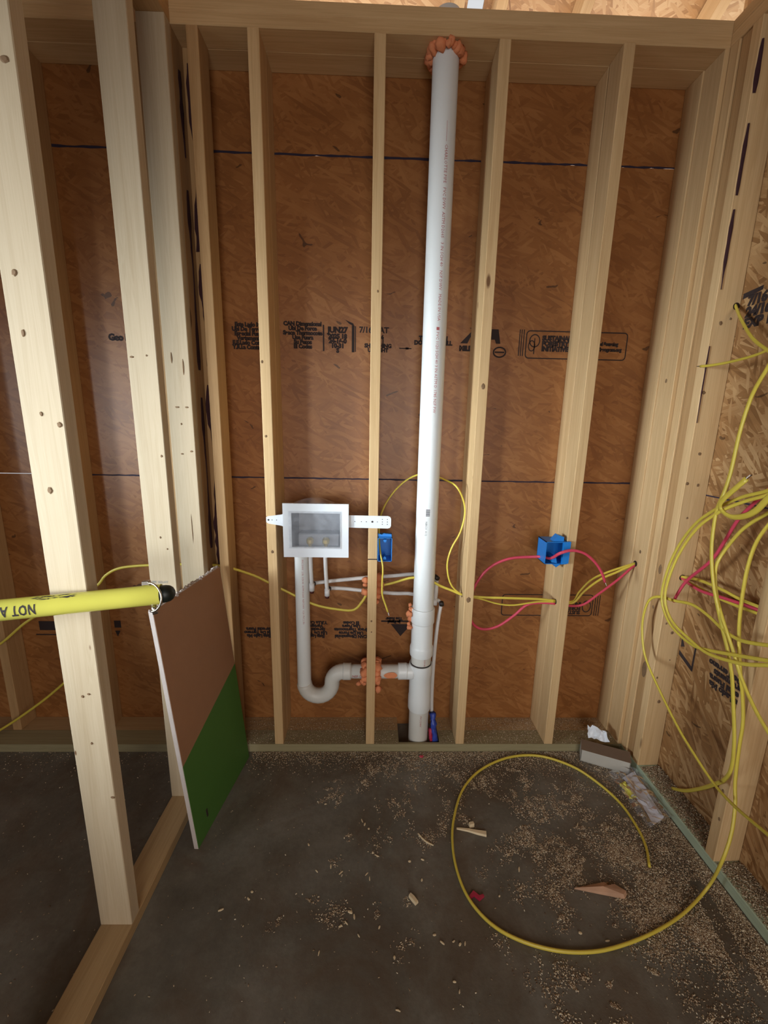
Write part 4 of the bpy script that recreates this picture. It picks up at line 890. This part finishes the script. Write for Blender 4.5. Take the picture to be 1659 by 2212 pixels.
for x, y in ((.372, -.640), (.385, -.652), (.362, -.668), (.345, -.676), (.659, -.806), (.668, -.826), (.501, -.752), (.673, -.716), (.690, -.724), (.705, -.722), (.256, -.270), (.40, -.34), (.41, -.355), (.425, -.372), (.44, -.46), (.455, -.47), (.30, -.505), (.255, -.52), (.335, -.525), (.42, -.53), (.43, -.545), (.565, -.49), (.61, -.485), (.215, -.43), (.60, -.55), (.62, -.70), (.64, -.72), (1.315, -.372), (1.205, -.360), (1.01, -.43), (.91, -.47), (.93, -.52), (1.05, -.70), (1.12, -.72), (.84, -.60), (-.02, -.63), (.055, -.60), (.06, -.58), (-.52, -.35), (-.50, -.32), (.46, -.68), (.40, -.70), (.505, -.86), (.57, -.91), (.29, -.74)):
    a = random.uniform(0, 3.14); l = random.uniform(.003, .008)
    sliver('wood_chip', 'small loose pale wood chip lying on the bare concrete', 'wood chip', [(x-l*math.cos(a), y-l*math.sin(a)), (x, y+random.uniform(-.001, .001)), (x+l*math.cos(a), y+l*math.sin(a))], random.uniform(.003, .007), random.uniform(.002, .004), 'chip', GC, (.5, 1, .6))

# ------------------------------------------------------------------ sawdust (uncountable): flat flakes
def flakes(name, pts, smin, smax, z, label):
    n = len(pts); a = rng.uniform(0, 6.28, n); L = rng.uniform(smin, smax, n); Wd = L*rng.uniform(.25, .7, n); Hh = L*rng.uniform(.05, .35, n)
    ti = rng.uniform(-.5, .5, n); tj = rng.uniform(-.4, .4, n)
    c, s = np.cos(a), np.sin(a); V = np.zeros((n, 6, 3))
    base = np.array([(-.5, -.5), (.5, -.35), (.45, .5), (-.4, .4)])
    zb = np.array(z) if np.ndim(z) else np.full(n, z)
    for k in range(4):
        lx, ly = base[k, 0]*L, base[k, 1]*Wd
        V[:, k, 0] = pts[:, 0]+lx*c-ly*s; V[:, k, 1] = pts[:, 1]+lx*s+ly*c
        V[:, k, 2] = zb+np.maximum(.0002, L*.25+lx*ti+ly*tj)*.6
    V[:, 4] = V[:, :4].mean(1); V[:, 4, 2] += Hh+.0003
    V[:, 5] = V[:, :4].mean(1); V[:, 5, 2] = zb+.00005
    f = []
    idx = np.arange(n)[:, None]*6
    tri = np.array([(0, 1, 4), (1, 2, 4), (2, 3, 4), (3, 0, 4), (1, 0, 5), (2, 1, 5), (3, 2, 5), (0, 3, 5)])
    F = (idx[:, :, None]+tri[None]).reshape(-1, 3)
    me = bpy.data.meshes.new(name); me.vertices.add(n*6); me.vertices.foreach_set('co', V.reshape(-1))
    me.loops.add(len(F)*3); me.loops.foreach_set('vertex_index', F.reshape(-1)); me.polygons.add(len(F)); me.polygons.foreach_set('loop_start', np.arange(0, len(F)*3, 3)); me.polygons.foreach_set('loop_total', np.full(len(F), 3))
    me.update(calc_edges=True); me.validate()
    o = mesh_obj(name, me, M['sawdust']); tag(o, label, 'sawdust', kind='stuff'); return o
def clump(n, cx, cy, sx, sy, rot=0.):
    p = rng.normal(size=(n, 2))*(sx, sy); c, s = math.cos(rot), math.sin(rot); return np.stack([cx+p[:, 0]*c-p[:, 1]*s, cy+p[:, 0]*s+p[:, 1]*c], 1)
P = []
n = 9000; P.append(np.stack([rng.uniform(-.1, 1.56, n), -.002-np.abs(rng.exponential(.030, n))], 1))
n = 5000; P.append(np.stack([.60+rng.uniform(0, .95, n), -.01-np.abs(rng.exponential(.050, n))], 1))
n = 24000; yy = -rng.uniform(.05, 1.25, n); P.append(np.stack([1.570-.0131*yy-np.abs(rng.exponential(.045, n)), yy], 1))
n = 3000; yy = -rng.uniform(.35, 1.15, n); P.append(np.stack([1.50-np.abs(rng.normal(0, .11, n)), yy], 1))
def patches(k, x0, x1, y0, y1, n0, n1, s0, s1, ratio=.45):
    for _ in range(k):
        cx, cy = rng.uniform(x0, x1), rng.uniform(y0, y1); rot = rng.uniform(-.5, 2.2)
        for _ in range(int(rng.uniform(2, 6))):     # a drift of small heaps
            s = rng.uniform(s0, s1); d = rng.normal(size=2)*s*1.8
            P.append(clump(int(rng.uniform(n0, n1)), cx+d[0], cy+d[1], s, s*ratio, rot))
patches(75, .92, 1.50, -.95, -.08, 25, 130, .006, .024)
patches(30, 1.25, 1.50, -.75, -.40, 60, 200, .010, .030)
patches(26, .10, .95, -.30, -.03, 15, 70, .006, .020)
patches(22, .15, .95, -.75, -.25, 4, 22, .004, .015)
for cx, cy, nn in ((.30, -.66, 90), (.33, -.63, 110), (.64, -.42, 160), (.63, -.40, 120), (.78, -.33, 180), (.90, -.16, 260), (.70, -.36, 140), (1.02, -.60, 260), (1.05, -.57, 180), (1.25, -.25, 240), (1.1, -.25, 200), (1.0, -.3, 160)):
    P.append(clump(nn, cx, cy, .020, .010, rng.uniform(0, 3)))
n = 900; P.append(np.stack([rng.uniform(-.2, 1.55, n), -rng.uniform(.0, 1.2, n)], 1))
n = 800; P.append(np.stack([rng.uniform(-1.6, -.34, n), -rng.uniform(.0, 1.0, n)], 1))
n = 900; P.append(np.stack([rng.uniform(-1.6, -.34, n), -np.abs(rng.exponential(.05, n))-.002], 1))
P = np.concatenate(P)
# keep the slab only: no flakes inside plates, and a bare streak is left along the right side
lx = P[:, 0]-(1.480+.02*np.sin(P[:, 1]*9)); streak = (np.abs(lx) < .022) & (P[:, 1] < -.56) & (rng.random(len(P)) < .9)
dry = (P[:, 1] < .0) & (P[:, 0] < 1.5735-.0131*P[:, 1]) & ~((P[:, 0] > -.345) & (P[:, 0] < -.235)) & ~streak
flakes('sawdust', P[dry], .0014, .0062, FL, 'loose sawdust and shavings scattered over the slab')
n = 9000; q = np.stack([rng.uniform(-.15, 1.555, n), rng.beta(1, 1.1, n)*(2*W4-.004)+.002], 1)
q = q[~((q[:, 0] > .55) & (q[:, 0] < .75))]
n2 = 2500; q2 = np.stack([rng.uniform(1.0, 1.55, n2), .17-np.abs(rng.exponential(.04, n2))], 1)
q = np.concatenate([q, q2[q2[:, 1] > .005]]); keep = np.ones(len(q), bool)
for x in GRID: keep &= ~((q[:, 0] > x-.003) & (q[:, 0] < x+T2+.003))
keep &= ~((q[:, 0] > -.2) & (q[:, 0] < -.155))
flakes('sawdust', q[keep], .0014, .005, .0, 'loose sawdust lying on the bottom plates of the back wall')
n = 24000; yy = -rng.uniform(.13, 1.3, n); xx = XR-AR*yy+.003+rng.beta(1.4, .9, n)*(W4-.004); zz = rng.beta(1, 3, n)*.010*((xx-XR)/W4)
m2 = ~((yy < -.529+T2+.004) & (yy > -.533)) & ~((yy < -.935+T2+.004) & (yy > -.939))
flakes('sawdust', np.stack([xx, yy], 1)[m2], .0018, .0065, zz[m2], 'loose sawdust heaped on the bottom plate of the right wall')
